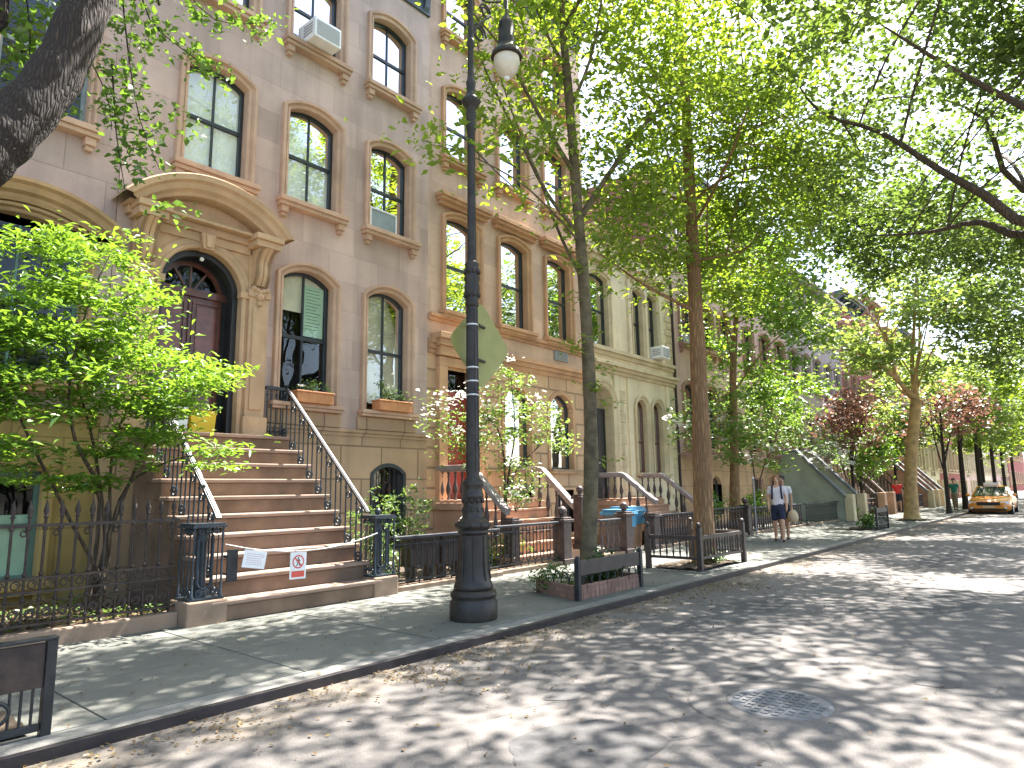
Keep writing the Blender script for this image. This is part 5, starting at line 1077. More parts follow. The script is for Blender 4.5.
for i, (x, y, h, cz, lm, lb) in enumerate(((47.5, -4.9, 9, 7.0, 'plane', 'dark trunked tree left of the taxi, the nearest of its row'), (52.5, -5.2, 10, 6.8, 'locust', 'dark trunked tree whose leaning trunk stands directly behind the taxi'), (57.5, -4.9, 10, 7.2, 'plane', 'thin dark trunked tree further down the kerb behind the taxi'), (64, -5.0, 11, 7.0, 'locust', 'far kerb tree with a light green crown over the taxi roof'), (72, -5, 11, 7.4, 'pear', 'far tree near the end of the left kerb'), (82, -5, 12, 7.4, 'plane', 'farthest tree on the left kerb'))):
    crown_tree('street_tree', lb, (x, y, ZS), h, (3.9, 3.2, 3.8), (x+.3, y-.4, cz), 10, M['bark_dark'], LM[lm], .30, 90, 50, .17, .95, .3, None, -.7, (0, 0), i*.7)
# yard trees / bushes between
crown_tree('garden_tree', 'tree in the yard of the red brick house', (45.5, -1.8, ZS), 6.5, (2.6, 1.5, 2.2), (45.5, -2.2, 5.0), 8, M['bark_dark'], LM['plane'], .26, 60, 50, .1, .7)
# ---- trees of the other pavement whose limbs reach over the road
def over_tree(label, bx, by, cc, cr, limbs, lm, ncl, leaf=.16, r=.28, seed=0, extra=()):
    T = Plant('street_tree', label, 'tree', (bx, by, ZS), M['bark'], None); top = (bx+.2, by+.6, 5.6)
    T.flare((bx, by, ZS), r); T.limb([(bx, by, ZS), (bx, by+.15, 2.8), top], r, r*.8, 12)
    T.limb([top, (bx+.3, by+.8, 8), (cc[0], by+1.5, cc[2]+cr[2]*.4)], r*.6, .05, 8)
    for l in limbs: T.limb([top]+l, r*.55, .012, 9)
    T.auto(cc, cr, 12, r*.22, 5.8); c = ell(cc, cr, int(ncl*.9), .3, .65, seed)
    for e in extra: c += ell(*e)
    T.twigs(c, .016); T.done([('crown', c, 112, .78, leaf*.84, LM[lm], dict(tilt=.6, asp=.6))])
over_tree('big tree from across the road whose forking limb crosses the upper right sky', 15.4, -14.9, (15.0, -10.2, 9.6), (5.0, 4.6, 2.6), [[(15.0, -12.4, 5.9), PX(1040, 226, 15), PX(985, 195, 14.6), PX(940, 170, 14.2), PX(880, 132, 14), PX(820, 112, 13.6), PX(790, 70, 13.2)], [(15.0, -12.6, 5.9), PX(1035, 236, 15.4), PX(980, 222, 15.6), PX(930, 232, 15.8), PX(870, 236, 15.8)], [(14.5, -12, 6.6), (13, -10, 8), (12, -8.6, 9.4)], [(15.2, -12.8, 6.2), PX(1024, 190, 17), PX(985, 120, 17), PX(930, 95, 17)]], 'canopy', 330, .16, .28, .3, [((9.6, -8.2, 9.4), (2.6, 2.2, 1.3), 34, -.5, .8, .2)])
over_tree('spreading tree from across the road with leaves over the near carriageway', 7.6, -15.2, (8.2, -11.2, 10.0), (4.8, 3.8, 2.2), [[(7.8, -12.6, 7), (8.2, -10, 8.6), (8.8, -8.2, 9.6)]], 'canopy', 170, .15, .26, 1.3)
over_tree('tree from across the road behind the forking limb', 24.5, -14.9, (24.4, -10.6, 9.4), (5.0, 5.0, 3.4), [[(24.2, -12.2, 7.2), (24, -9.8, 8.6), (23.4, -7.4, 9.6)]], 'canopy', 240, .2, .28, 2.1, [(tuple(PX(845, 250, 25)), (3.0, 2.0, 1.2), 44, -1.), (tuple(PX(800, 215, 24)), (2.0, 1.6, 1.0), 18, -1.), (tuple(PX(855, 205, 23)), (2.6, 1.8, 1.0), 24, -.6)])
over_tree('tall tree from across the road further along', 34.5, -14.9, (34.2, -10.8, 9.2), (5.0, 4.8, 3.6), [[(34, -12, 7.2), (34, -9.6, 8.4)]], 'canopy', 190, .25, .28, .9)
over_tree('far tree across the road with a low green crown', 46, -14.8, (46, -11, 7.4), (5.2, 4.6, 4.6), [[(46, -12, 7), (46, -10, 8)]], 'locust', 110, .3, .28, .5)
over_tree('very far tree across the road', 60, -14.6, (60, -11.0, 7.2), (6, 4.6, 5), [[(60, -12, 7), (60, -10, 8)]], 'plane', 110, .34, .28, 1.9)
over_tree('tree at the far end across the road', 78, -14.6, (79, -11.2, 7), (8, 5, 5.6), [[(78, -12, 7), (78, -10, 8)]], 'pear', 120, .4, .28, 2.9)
# ---- leaning tree at the left edge
T = Plant('street_tree', 'leaning tree with thick furrowed dark bark at the upper left', 'tree', (.1, -4.6, ZS), M['bark_dark'])
T.flare((.1, -4.6, ZS), .26); tk = [(.1, -4.6, ZS), (.22, -4.6, 1.6), (.55, -4.6, 3.2), P(-28, 164, -4.6), P(12, 128, -4.6), P(58, 72, -4.6), P(90, 0, -4.6), (1.80, -4.55, 6.4), (1.9, -4.5, 7.6), (1.9, -4.6, 9.4)]; T.limb(tk, .27, .13, 16, 5)
T.limb([(.38, -4.55, 2.6), (.62, -4.4, 3.9), (.80, -4.3, 5.0), P(-2, 20, -4.3), (.98, -4.2, 6.6), (.7, -4.2, 8)], .10, .05, 10); T.limb([(.95, -4.6, 4.0), P(-12, 100, -4.55), P(-30, 80, -4.5), P(-60, 70, -4.5)], .09, .05, 8)
for a in ([(1.7, -4.5, 7.6), (2.6, -4.4, 8.2), (3.6, -4.2, 8.8)], [(1.75, -4.5, 8), (1.2, -5.4, 9), (.8, -6.2, 9.8)], [(1.8, -4.5, 8.6), (2.6, -3.6, 9.6)], [(1.62, -4.55, 6.6), (2.3, -4.3, 7.0), (3.0, -4.2, 7.0)], [(1.64, -4.5, 6.7), (2.0, -4.2, 6.9), (2.4, -4.0, 6.4)]): T.limb(a, .05, .014, 7)
dr = [[(60, -30, -4.3), (75, 30, -4.3), (105, 90, -4.3), (112, 130, -4.3)], [(120, -30, -4.3), (128, 50, -4.3), (140, 120, -4.35), (160, 170, -4.4)], [(170, -30, -4.3), (215, 20, -4.3), (270, 22, -4.3)], [(140, -30, -4.2), (150, 20, -4.2), (200, 62, -4.2), (215, 72, -4.2)], [(112, 60, -4.3), (116, 130, -4.3), (125, 190, -4.35)], [(20, -30, -4.3), (30, 25, -4.3), (28, 80, -4.3)]]
hang = []
for d in dr:
    T.limb([P(*p) for p in d], .010, .003, 4, 3)
    for p, q in zip(d, d[1:]):
        for u in (.15, .4, .65, .9): hang.append(np.array(P(p[0]+(q[0]-p[0])*u, p[1]+(q[1]-p[1])*u, p[2]))+RNG.normal(0, .05, 3))
hang += spray(T, [(235, 20, -4.3), (255, 18, -4.3), (270, 30, -4.3), (195, 20, -4.2), (165, 30, -4.2), (205, 60, -4.2), (145, 40, -4.2), (185, 110, -4.3), (190, 125, -4.3), (150, 100, -4.3), (130, 150, -4.3), (165, 200, -4.3), (180, 215, -4.3), (105, 40, -4.3), (40, 20, -4.3), (22, 60, -4.3), (62, 100, -4.3), (12, 20, -4.3), (130, 30, -4.2), (95, 20, -4.2)], 1, .06)
top = ell((2.4, -4.6, 9.6), (3.6, 3.4, 1.9), 95, -.7, .9) + ell((1.0, -7.2, 9.2), (3.0, 2.0, 1.5), 40, -.7)
T.twigs(top, .012)
T.done([('crown', top, 60, .55, .12, LM['locust'], dict(tilt=.6)), ('foliage', hang, 22, .16, .072, LM['pear'], dict(tilt=.8, asp=.62, flat=.9))])  # hanging sprays get a duller leaf colour, painting in the tree's own shade
# ---- bright small maple in the front yard
T = Plant('garden_tree', 'small bright green maple with several thin stems behind the spear fence', 'tree', (3.0, -1.55, .18), M['bark'])
B = Vector((3.0, -1.55, .15)); stems = [[(105, 560, -1.55), (98, 470, -1.55), (85, 410, -1.6), (60, 330, -1.7), (40, 260, -1.8)], [(108, 560, -1.5), (110, 480, -1.45), (118, 430, -1.4), (150, 360, -1.5), (160, 320, -1.6)], [(104, 590, -1.6), (70, 520, -1.8), (30, 440, -1.9), (5, 380, -2.0), (-20, 300, -2)], [(108, 540, -1.5), (135, 470, -1.5), (160, 420, -1.7), (200, 390, -1.9), (225, 378, -2.0)], [(100, 500, -1.6), (75, 440, -1.9), (70, 380, -2.0), (90, 300, -1.9), (110, 255, -1.8)], [(120, 500, -1.5), (150, 470, -1.7), (195, 455, -2.2), (230, 458, -2.3)]]
for s_ in stems: T.limb([B]+[P(*p) for p in s_], .03, .006, 6, 3)
lay = []
for (x, y, Y, wx, n) in ((40, 245, -1.8, 38, 9), (90, 255, -1.7, 45, 9), (30, 290, -2, 50, 10), (100, 290, -1.8, 50, 12), (140, 300, -1.7, 25, 6), (50, 330, -2, 60, 14), (120, 330, -1.8, 40, 9), (20, 370, -2, 50, 12), (90, 370, -2, 60, 14), (150, 360, -1.7, 40, 9), (190, 370, -1.9, 35, 9), (215, 378, -2, 22, 7), (40, 410, -2.0, 55, 13), (110, 400, -1.9, 60, 12), (165, 400, -1.8, 45, 10), (190, 395, -2.0, 30, 6), (20, 450, -2.0, 45, 9), (95, 440, -1.9, 45, 6), (150, 430, -1.8, 40, 8), (40, 480, -1.9, 35, 6), (10, 330, -2, 30, 8), (95, 487, -1.6, 22, 3), (215, 460, -2.2, 18, 5), (150, 455, -1.9, 25, 4), (125, 345, -1.8, 30, 5), (-30, 330, -2, 50, 16), (-50, 400, -2, 50, 14)):
    for k in range(n): lay.append(np.array(P(x+random.uniform(-wx, wx), y+random.uniform(-15, 15), Y+random.uniform(-.45, .45))))
T.twigs(lay, .005); T.done([('crown', lay, 76, .30, .105, LM['maple'], dict(tilt=.42, asp=.34, flat=.22, droop=.3))])
# ---- white flowering dogwoods
def dogwood(label, base, cl, fl, lm='dog', leaf=.09, pet=.075, per=42, spread=.28, bark='bark', skel=None, group=None):
    T = Plant('flowering_tree', label, 'tree', base, M[bark]); 
    for s_ in skel: T.limb([base]+s_, .035, .008, 6, 3)
    T.twigs(cl, .005); T.done([('crown', cl, per, spread, leaf, LM[lm], dict(asp=.5)), ('blossom', fl, 15, spread*.8, pet, LM['white'], dict(asp=.8, tilt=.35, flat=.35))])
yb = -1.5
def pts(l, n=1, j=.15): return spray(None, l, n, j)
cl = pts([(505, 375, yb), (520, 395, yb), (535, 410, yb), (550, 425, yb), (500, 410, yb), (525, 430, yb), (545, 445, yb), (560, 440, yb), (510, 440, yb), (490, 425, yb), (470, 430, yb), (450, 420, yb), (465, 440, yb), (480, 450, yb), (505, 470, yb), (525, 480, yb-.1), (495, 395, yb)], 5, .2)
fl = pts([(445, 398, yb), (460, 392, yb), (475, 395, yb), (485, 400, yb), (440, 412, yb), (455, 408, yb), (470, 410, yb), (430, 405, yb), (500, 365, yb), (510, 358, yb), (495, 420, yb), (515, 405, yb), (478, 425, yb), (450, 430, yb), (535, 405, yb), (505, 455, yb-.1), (540, 420, yb)], 2, .13)
dogwood('small white flowering dogwood behind the lamp post in front of the rosy house', (10.3, -1.5, ZS), cl, fl, skel=[[P(505, 480, yb), P(498, 430, yb), P(470, 405, yb)], [P(508, 480, yb), P(515, 430, yb), P(510, 370, yb)], [P(506, 490, yb), P(535, 450, yb), P(560, 430, yb)]])
y4 = -1.7
cl = pts([(700, 425, y4), (720, 430, y4), (740, 440, y4), (760, 435, y4), (780, 430, y4), (795, 410, y4), (770, 415, y4), (750, 410, y4), (765, 460, y4), (715, 440, y4), (745, 395, y4), (775, 390, y4), (800, 440, y4), (720, 410, y4), (735, 450, y4), (785, 420, y4)], 9, .42)
fl = pts([(700, 420, y4), (715, 415, y4), (728, 432, y4), (690, 428, y4), (745, 445, y4), (765, 450, y4), (785, 445, y4), (755, 460, y4), (720, 435, y4)], 3, .25)
dogwood('white flowering dogwood low beside the slim tree of the lilac house', (24.2, -1.6, ZS), cl, fl, leaf=.16, pet=.14, spread=.42, skel=[[P(755, 480, y4), P(745, 430, y4), P(710, 425, y4)], [P(760, 480, y4), P(775, 440, y4), P(785, 400, y4)]])
y5 = -2.2
cl = pts([(835, 440, y5), (850, 450, y5), (860, 460, y5), (825, 455, y5)], 5, .4); fl = pts([(828, 448, y5), (842, 455, y5), (855, 462, y5), (848, 440, y5), (820, 450, y5)], 4, .35)
dogwood('white flowering dogwood above the far sloping stoop rails', (36.9, -2.0, ZS), cl, fl, leaf=.2, pet=.2, spread=.5, skel=[[P(843, 470, y5), P(840, 445, y5)]])
# ---- shrubs and pot plants
def shrub(name, label, base, cls, lm, leaf, per, spread, cat='plant', stems=5, white=None, group=None, asp=.5):
    T = Plant(name, label, cat, base, M['bark'], group)
    for k in range(stems): c = random.choice(cls); T.limb(bez(base, c, .1, 5, .08), .009, .003, 5, 1)
    parts = [('foliage', cls, per, spread, leaf, LM[lm], dict(asp=asp, tilt=.8, flat=.8))]
    if white is not None: parts.append(('blossom', white, 12, spread*.6, .055, LM['white'], dict(asp=.9, flat=.7)))
    T.done(parts, 'stem')
def cl_(c, r, n): return ell(c, r, n, -5)
shrub('shrub', 'pale green shrub growing behind the right handrail of the tall stoop', (7.0, -1.7, .17), cl_((7.0, -1.7, 1.0), (.35, .4, .75), 26), 'shrub', .075, 34, .16)
shrub('shrub', 'bushy shrub in front of the arched basement window', (8.3, -1.0, .17), cl_((8.35, -1.0, 1.15), (.5, .35, .6), 24), 'shrub', .075, 34, .18)
shrub('shrub', 'low bright plant behind the looped railing by the planter troughs', (6.95, -2.0, .17), cl_((7.0, -2.05, .42), (.2, .12, .2), 9), 'maple', .06, 30, .12)
shrub('potted_plant', 'white flowering plant in the planter trough next to the lamp base', (8.75, -2.1, .6), cl_((8.8, -2.1, 1.02), (.16, .1, .16), 8), 'maple', .06, 26, .1, white=cl_((8.8, -2.12, 1.16), (.16, .1, .12), 7))
shrub('shrub', 'bright plant filling the bed behind the turned baluster railing', (10.2, -1.9, ZS), cl_((10.0, -1.9, .5), (.8, .14, .25), 20), 'maple', .06, 32, .14)
shrub('potted_plant', 'plant with pale flowers on the corner of the low balustraded landing', (9.95, -1.05, 1.55), cl_((9.95, -1.05, 2.05), (.16, .16, .16), 8), 'shrub', .05, 26, .1, white=cl_((9.95, -1.05, 2.15), (.15, .15, .1), 5))
shrub('potted_plant', 'trailing plant on the left newel of the low balustraded stoop', (10.1, -2.05, 1.2), cl_((10.3, -1.95, 1.55), (.35, .16, .25), 16), 'shrub', .06, 32, .14, white=cl_((10.2, -2.0, 1.65), (.25, .12, .15), 5))
shrub('trailing_plant', 'leafy plant with small flowers in the window box right of the front door', (6.79, -.18, 3.36), cl_((6.79, -.2, 3.46), (.36, .08, .09), 15), 'shrub', .05, 24, .09, white=cl_((6.6, -.22, 3.47), (.16, .05, .05), 2), stems=3)
shrub('trailing_plant', 'leafy plant with a tall sprig in the window box nearest the lamp post', (8.6, -.18, 3.36), cl_((8.62, -.2, 3.45), (.38, .08, .08), 14)+cl_((8.35, -.18, 3.65), (.1, .06, .18), 6), 'shrub', .05, 24, .09, stems=3)
shrub('shrub', 'bright shrub behind the open railing below the lilac house', (19.9, -1.7, ZS), cl_((20.0, -1.7, 1.0), (.7, .3, .5), 22), 'maple', .11, 30, .24, white=cl_((19.7, -1.75, 1.2), (.5, .2, .3), 6))
shrub('shrub', 'shrub behind the railing just left of the walking man', (23.4, -1.6, ZS), cl_((23.4, -1.7, 1.1), (.8, .3, .5), 22), 'maple', .13, 30, .28)
shrub('shrub', 'dark planting under the board guard and dark trunk', (8.9, -4.75, ZS), cl_((8.85, -4.75, .42), (.5, .22, .16), 26), 'dark', .10, 34, .16, stems=8)
shrub('shrub', 'tufted dark planting at the near end of the bricked tree pit', (8.0, -4.5, ZS), cl_((7.98, -4.5, .38), (.2, .45, .14), 18), 'shrub', .10, 28, .14, asp=.2)
shrub('shrub', 'small dark plants at the foot of the straight brown trunk', (12.6, -4.9, ZS), cl_((12.7, -4.85, .25), (.6, .14, .08), 14), 'dark', .09, 26, .14)
shrub('shrub', 'plants inside the small black guard on the far kerb', (25.7, -4.7, ZS), cl_((25.7, -4.7, .4), (.6, .2, .2), 10), 'shrub', .15, 30, .22)
# ---- ground cover and litter: nobody could count them
def scatter(name, n, fx, size, m, **kw):
    p = [fx() for _ in range(n)]; o = leaf_mesh(name, p, size, m, None, tilt=.35, droop=0, **kw); return tag(o, kind='stuff')
def gx():
    x = random.uniform(-2, 3.7); y = random.uniform(-2.15, -.1); return (x, y, .25+.05*sin(x*3.1)*sin(y*4)+random.uniform(0, .07))
tag(scatter('ground_cover', 2800, gx, .055, LM['shrub']), 'low leafy ground cover and dry leaves in the fenced yard', 'ground cover')
def lx():
    if random.random() < .72:
        while True:
            x = random.choice((random.uniform(0, 12), random.uniform(0, 40))); dr_ = .5+.5*sin(x*2.3+sin(x*5.1)*1.3)*sin(x*.9+1)
            if random.random() < .12+dr_**2: break
        y = KY-abs(random.gauss(0, .12+.5*dr_))-.01; return (x, y, rz(x, y)+.012)
    if random.random() < .5: x = random.uniform(-2, 20); y = random.uniform(-9.5, KY); return (x, y, rz(x, y)+.011)
    x = random.uniform(-2, 20); y = random.uniform(KY+.1, -2.4); return (x, y, ZS+.011)
tag(scatter('fallen_leaves', 4800, lx, .034, LM['litter']), 'small dry leaves and blossom littering the gutter, road and pavement', 'leaf litter')
def yx(): x = random.uniform(-2, 3.7); return (x, random.uniform(-2.15, -.1), .27)
tag(scatter('fallen_leaves', 3600, yx, .06, LM['litter']), 'dry tan leaves lying between the plants of the fenced yard', 'leaf litter')
# ================================================================== people
def skinned(name, verts, edges, m, parent, root=0, sub=2):
    """a continuous surface grown round joints: verts are (x, y, z, rx, ry)"""
    me = bpy.data.meshes.new(name); me.from_pydata([v[:3] for v in verts], edges, []); me.materials.append(m); o = bpy.data.objects.new(name, me); COL.objects.link(o); o.parent = parent
    bpy.context.view_layer.objects.active = o; md = o.modifiers.new('skin', 'SKIN'); md.use_smooth_shade = True
    if not me.skin_vertices: me.skin_vertices.new() if hasattr(me.skin_vertices, 'new') else None
    for i, v in enumerate(verts): sv = me.skin_vertices[0].data[i]; sv.radius = (v[3], v[4] if len(v) > 4 else v[3]); sv.use_root = i == root
    ss = o.modifiers.new('sub', 'SUBSURF'); ss.levels = sub; ss.render_levels = sub; return o
SK = {'pale': mat('pale_skin', (.56, .31, .20), .6), 'tan': mat('tanned_skin', (.42, .23, .14), .6)}  # paler and darker skin tones
def person(label, loc, rz, shirt, shorts, hair, skin='pale', stride=.16, h=1.0, straps=False, bag=None, cap=None, trousers=False):
    t = thing('person', label, 'person', loc, None, rz); S = SK[skin]; e = stride
    # local frame: faces -Y; left leg forward
    V = [(0, 0, .97, .135, .105), (0, 0, 1.12, .128, .095), (0, -.005, 1.30, .155, .11), (0, 0, 1.43, .11, .085), (0, -.005, 1.51, .052), (0, -.015, 1.575, .062, .075), (0, -.02, 1.655, .080, .097), (0, -.012, 1.735, .066, .08),
         (.17, 0, 1.42, .058), (.215, .05, 1.17, .043), (.225, -.04, .94, .030), (.225, -.065, .87, .034, .022),
         (-.17, 0, 1.42, .058), (-.215, -.0, 1.17, .043), (-.225, -.12, .96, .030), (-.225, -.15, .89, .034, .022),
         (.09, -.02, .88, .092), (.095, -e*.9, .50, .060), (.095, -e, .10, .042), (.1, -e-.13, .045, .036),
         (-.09, .02, .88, .092), (-.095, e*.35, .49, .060), (-.095, e*1.25, .12, .042), (-.1, e*1.25-.11, .045, .036)]
    E_ = [(0, 1), (1, 2), (2, 3), (3, 4), (4, 5), (5, 6), (6, 7), (3, 8), (8, 9), (9, 10), (10, 11), (3, 12), (12, 13), (13, 14), (14, 15), (0, 16), (16, 17), (17, 18), (18, 19), (0, 20), (20, 21), (21, 22), (22, 23)]
    for b, sx in ((11, 1), (15, -1)):                       # four fingers and a thumb on each hand
        bx, by, bz = V[b][:3]
        for k, L in enumerate((.052, .062, .060, .046)):
            y = by+.024-.016*k; i = len(V); V += [(bx, y, bz-.035, .0095), (bx-sx*.008, y-.004, bz-.035-L*.55, .0088), (bx-sx*.022, y-.008, bz-.035-L, .0075)]; E_ += [(b, i), (i, i+1), (i+1, i+2)]
        i = len(V); V += [(bx-sx*.015, by-.034, bz-.01, .010), (bx-sx*.02, by-.05, bz-.04, .0085)]; E_ += [(b, i), (i, i+1)]
    i = len(V); V += [(0, -.118, 1.638, .014, .016)]; E_ += [(6, i)]
    skinned('body', V, E_, S, t)
    f = MB()
    for s_ in (-1, 1): f.ball((s_*.032, -.104, 1.668), .0115, 8)
    f.build('eyes', M['iron'], t, local=True); f = MB(); f.box(-.024, .024, -.112, -.098, 1.597, 1.605); f.build('mouth', M['door_red'], t, local=True); f = MB()
    for s_ in (-1, 1): f.lathe([(.004, -.03), (.013, -.012), (.014, .012), (.005, .03)], (s_*.088, .0, 1.655), 8)
    f.build('ears', S, t, local=True)
    skinned('shirt', [(0, 0, .86, .172, .145), (0, 0, 1.10, .160, .130), (0, -.005, 1.30, .176, .132), (0, 0, 1.42, .125, .1), (0, 0, 1.475, .07, .07), (.175, 0, 1.42, .078), (.208, .03, 1.24, .068), (-.175, 0, 1.42, .078), (-.208, .0, 1.24, .068)], [(0, 1), (1, 2), (2, 3), (3, 4), (3, 5), (5, 6), (3, 7), (7, 8)], shirt, t)
    lo = .13 if trousers else .56; lf = lambda u, a, b: a+(b-a)*u
    if trousers: skinned('trousers', [(0, 0, 1.06, .150, .122), (0, 0, .90, .15, .12), (.092, -.02, .84, .105), (.096, -e*.9, .50, .078), (.096, -e, .11, .062), (-.092, .02, .84, .105), (-.096, e*.35, .49, .078), (-.096, e*1.25, .13, .062)], [(0, 1), (1, 2), (2, 3), (3, 4), (1, 5), (5, 6), (6, 7)], shorts, t)
    else: skinned('shorts', [(0, 0, 1.06, .150, .122), (0, 0, .90, .15, .12), (.092, -.02, .84, .108), (.098, -e*.75, .53, .092), (-.092, .02, .84, .108), (-.098, e*.25, .53, .092)], [(0, 1), (1, 2), (2, 3), (1, 4), (4, 5)], shorts, t)
    f = MB()
    f.lathe([(.0001, 1.785), (.05, 1.78), (.085, 1.755), (.101, 1.71), (.103, 1.67), (.095, 1.655)], (0, .012, 0), 14); f.build('hair', hair, t, local=True)
    if cap is not None:
        f = MB(); f.lathe([(.0001, 1.805), (.06, 1.80), (.098, 1.765), (.109, 1.71), (.108, 1.70)], (0, .0, 0), 14); f.add([(-.08, -.08, 1.712), (.08, -.08, 1.712), (.06, -.19, 1.70), (-.06, -.19, 1.70), (-.08, -.08, 1.722), (.08, -.08, 1.722), (.06, -.19, 1.708), (-.06, -.19, 1.708)], [(0, 1, 2, 3), (7, 6, 5, 4), (0, 4, 5, 1), (1, 5, 6, 2), (2, 6, 7, 3), (3, 7, 4, 0)]); f.build('cap', cap, t, local=True)
    for (x, y) in ((.1, -e), (-.1, e*1.25)): skinned('shoe', [(x, y+.03, .055, .05, .05), (x, y-.07, .045, .048, .04), (x+.005*x, y-.16, .038, .042, .032)], [(0, 1), (1, 2)], M['shoe'], t, 0, 1)
    if straps:
        f = MB()
        for s_ in (-1, 1): f.tube([(s_*.10, .1, 1.36), (s_*.105, .04, 1.505), (s_*.11, -.06, 1.49), (s_*.115, -.135, 1.36), (s_*.125, -.12, 1.16), (s_*.13, .05, 1.10)], .024, 6)
        f.build('backpack_strap', M['navy'], t, local=True); f = MB(); f.lathe([(.09, 0), (.125, .04), (.13, .25), (.1, .40), (.06, .43)], (0, .19, 1.02), 14); f.build('backpack', M['navy'], t, local=True)
    if bag is not None:
        t2 = thing('carrier_bag', bag[0], 'bag', (loc[0]+bag[2], loc[1]+bag[3], loc[2]+.48)); f = MB(); f.lathe([(.02, 0), (.12, .02), (.145, .14), (.12, .26), (.05, .34)], (loc[0]+bag[2], loc[1]+bag[3], loc[2]+.48), 14); f.build('sack', bag[1], t2)
        f = MB(); x, y, z = loc[0]+bag[2], loc[1]+bag[3], loc[2]+.48; f.tube([(x-.03, y, z+.33), (x, y, z+.40), (x+.03, y, z+.33)], .009, 5); f.build('handle', bag[1], t2)
    return t
M['shoe'] = mat('dark_shoe', (.05, .035, .03), .6); M['navy'] = mat('navy_cloth', (.022, .026, .055), .9); M['tee'] = mat('pale_tee_shirt', (.66, .60, .62), .9, var=.05, vscale=8); M['tee2'] = mat('white_shirt', (.68, .64, .63), .9, var=.05, vscale=8); M['hair'] = mat('sandy_hair', (.22, .11, .05), .8); M['hair_dark'] = mat('dark_hair', (.03, .022, .018), .7); M['tan_cloth'] = mat('tan_cloth', (.58, .42, .26), .9)
M['red_cloth'] = mat('red_shirt', (.55, .03, .025), .85); M['green_cloth'] = mat('green_shirt', (.02, .18, .11), .85); M['black_cloth'] = mat('black_cloth', (.02, .02, .024), .9); M['khaki'] = mat('khaki_cloth', (.25, .21, .13), .9)
person('man walking along the pavement in a pale T-shirt, navy shorts and backpack straps', (18.9, -3.98, ZS), R(-72), M['tee'], M['navy'], M['hair'], straps=True)
person('person in a white shirt and black shorts walking close behind the man in navy shorts', (19.75, -3.84, ZS), R(-78), M['tee2'], M['black_cloth'], M['hair_dark'], 'tan', .12, bag=('tan cloth bag hanging beside the knees of the two walkers', M['tan_cloth'], -.25, -.33))
person('distant person in a red shirt on the pavement left of the plane tree', (42, -2.5, ZS), R(-80), M['red_cloth'], M['black_cloth'], M['hair_dark'], 'tan')
person('distant person in a green shirt right of the plane tree', (46, -4.6, ZS), R(-95), M['green_cloth'], M['khaki'], M['hair_dark'], 'tan', trousers=True)
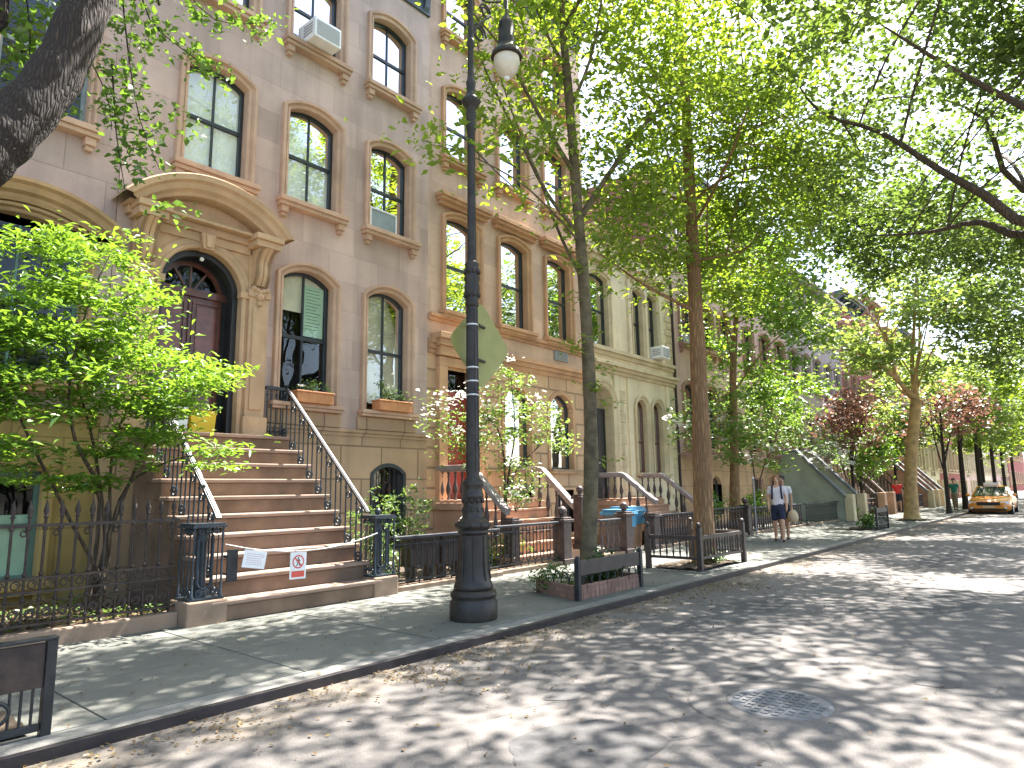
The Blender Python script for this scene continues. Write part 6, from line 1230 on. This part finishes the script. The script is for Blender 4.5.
# ================================================================== taxi
M['cab'] = mat('taxi_yellow', (.66, .22, .008), .35, coat=.6); M['tyre'] = mat('tyre', (.018, .018, .018), .85); M['rim'] = mat('wheel_rim', (.4, .4, .41), .35, metallic=.8); M['lens'] = mat('headlight_lens', (.72, .74, .76), .12, spec=.8); M['carglass'] = mat('car_glass', (.03, .04, .045), .05, spec=.9)
def taxi(x, y):
    t = thing('taxi', 'orange yellow taxi driving towards the viewer in the sunlit road', 'taxi', (x, y, 0)); W = .92
    # stations along the car from nose (x=0) to tail: (x, z_low, z_top, half width, shoulder inset)
    stn = [(-.02, .34, .60, .62, .10), (.06, .24, .70, .80, .10), (.35, .20, .80, .90, .12), (.9, .20, .88, W, .12), (1.5, .20, .95, W, .12), (2.4, .20, .97, W, .1), (3.5, .20, .98, W, .1), (4.3, .22, .98, .90, .12), (4.85, .28, .92, .82, .12), (5.0, .38, .80, .70, .1)]
    rings = []
    for (a, zl, zt, hw, sh) in stn:
        h = zt-zl; rings.append([(x+a, y+s_*v, z) for s_, v, z in ((1, hw*.80, zl), (1, hw*.97, zl+h*.18), (1, hw, zl+h*.5), (1, hw*.97, zl+h*.80), (1, hw-sh, zt), (1, .0, zt+.03), (-1, hw-sh, zt), (-1, hw*.97, zl+h*.80), (-1, hw, zl+h*.5), (-1, hw*.97, zl+h*.18), (-1, hw*.80, zl))])
    q = MB(); q.rings(rings, 0, True, True); q.add(rings[0], [tuple(range(11))]); q.add(rings[-1], [tuple(reversed(range(11)))]); q.build('body', M['cab'], t)
    q = MB(); cb = [(1.45, .97, .80), (2.2, 1.42, .62), (2.5, 1.46, .60), (3.3, 1.45, .60), (4.2, .99, .78)]; r2 = [[(x+a, y+.80 if 0 else y+(w_+.06 if i in (0, 4) else w_+.04), z-.02) for i in (0,)]+[(x+a, y+w_*.9, z), (x+a, y, z+.03), (x+a, y-w_*.9, z), (x+a, y-w_-.05, z-.02)] for a, z, w_ in cb]
    for r_ in r2:
        pass
    q.rings([[(p[0], p[1], p[2]) for p in r_] for r_ in r2[1:4]], 0, False, True); q.build('roof', M['cab'], t)
    q = MB(); q.add([(x+1.42, y-.78, .96), (x+1.42, y+.78, .96), (x+2.18, y+.58, 1.42), (x+2.18, y-.58, 1.42)], [(0, 1, 2, 3)]); q.build('windscreen', M['carglass'], t)
    q = MB(); q.add([(x+4.22, y-.76, .97), (x+4.22, y+.76, .97), (x+3.32, y+.58, 1.43), (x+3.32, y-.58, 1.43)], [(3, 2, 1, 0)]); q.build('rear_window', M['carglass'], t)
    for s_ in (-1, 1):
        q = MB(); q.add([(x+1.5, y+s_*.81, .96), (x+4.1, y+s_*.81, .97), (x+3.3, y+s_*.64, 1.42), (x+2.22, y+s_*.64, 1.42)], [(0, 1, 2, 3)]); q.build('side_window', M['carglass'], t)
        q = MB(); q.bar((x+1.43, y+s_*.80, .965), (x+2.2, y+s_*.61, 1.43), .06, .05); q.build('pillar', M['cab'], t)
        q = MB(); q.ball((x+1.62, y+s_*1.0, 1.02), .10, 10, sz=.7); q.build('wing_mirror', M['cab'], t)
        q = MB(); q.add([(x-.03+.10*u, y+s_*v, z) for u, v, z in ((.35, .50, .56), (.9, .82, .58), (1.0, .83, .72), (.45, .52, .70))], [(0, 1, 2, 3)]); q.build('headlight', M['lens'], t)
        q = MB(); q.box(x-.0, x+.05, y+s_*.66-.09, y+s_*.66+.09, .36, .44); q.build('fog_lamp', M['lens'], t)
        for wx in (.95, 3.95):
            q = MB(); q.tube([(x+wx, y+s_*.70, .33), (x+wx, y+s_*.93, .33)], .33, 20); wo = q.build('wheel', M['tyre'], t); q = MB(); q.tube([(x+wx, y+s_*.90, .33), (x+wx, y+s_*.94, .33)], .20, 16); q.build('rim', M['rim'], wo)
    q = MB(); q.box(x-.05, x+.03, y-.48, y+.48, .52, .68)
    q.build('radiator', M['tyre'], t); q = MB(); q.box(x-.06, x+.1, y-.70, y+.70, .27, .36); q.build('bumper', M['tyre'], t); q = MB(); q.box(x-.07, x-.05, y-.26, y+.26, .40, .50); q.build('number_plate', M['tan_cloth'], t)
    q = MB(); q.box(x+2.5, x+2.75, y-.35, y+.35, 1.475, 1.64); q.build('roof_sign', M['lens'], t, .02)
    return t
taxi(41.6, -6.55)
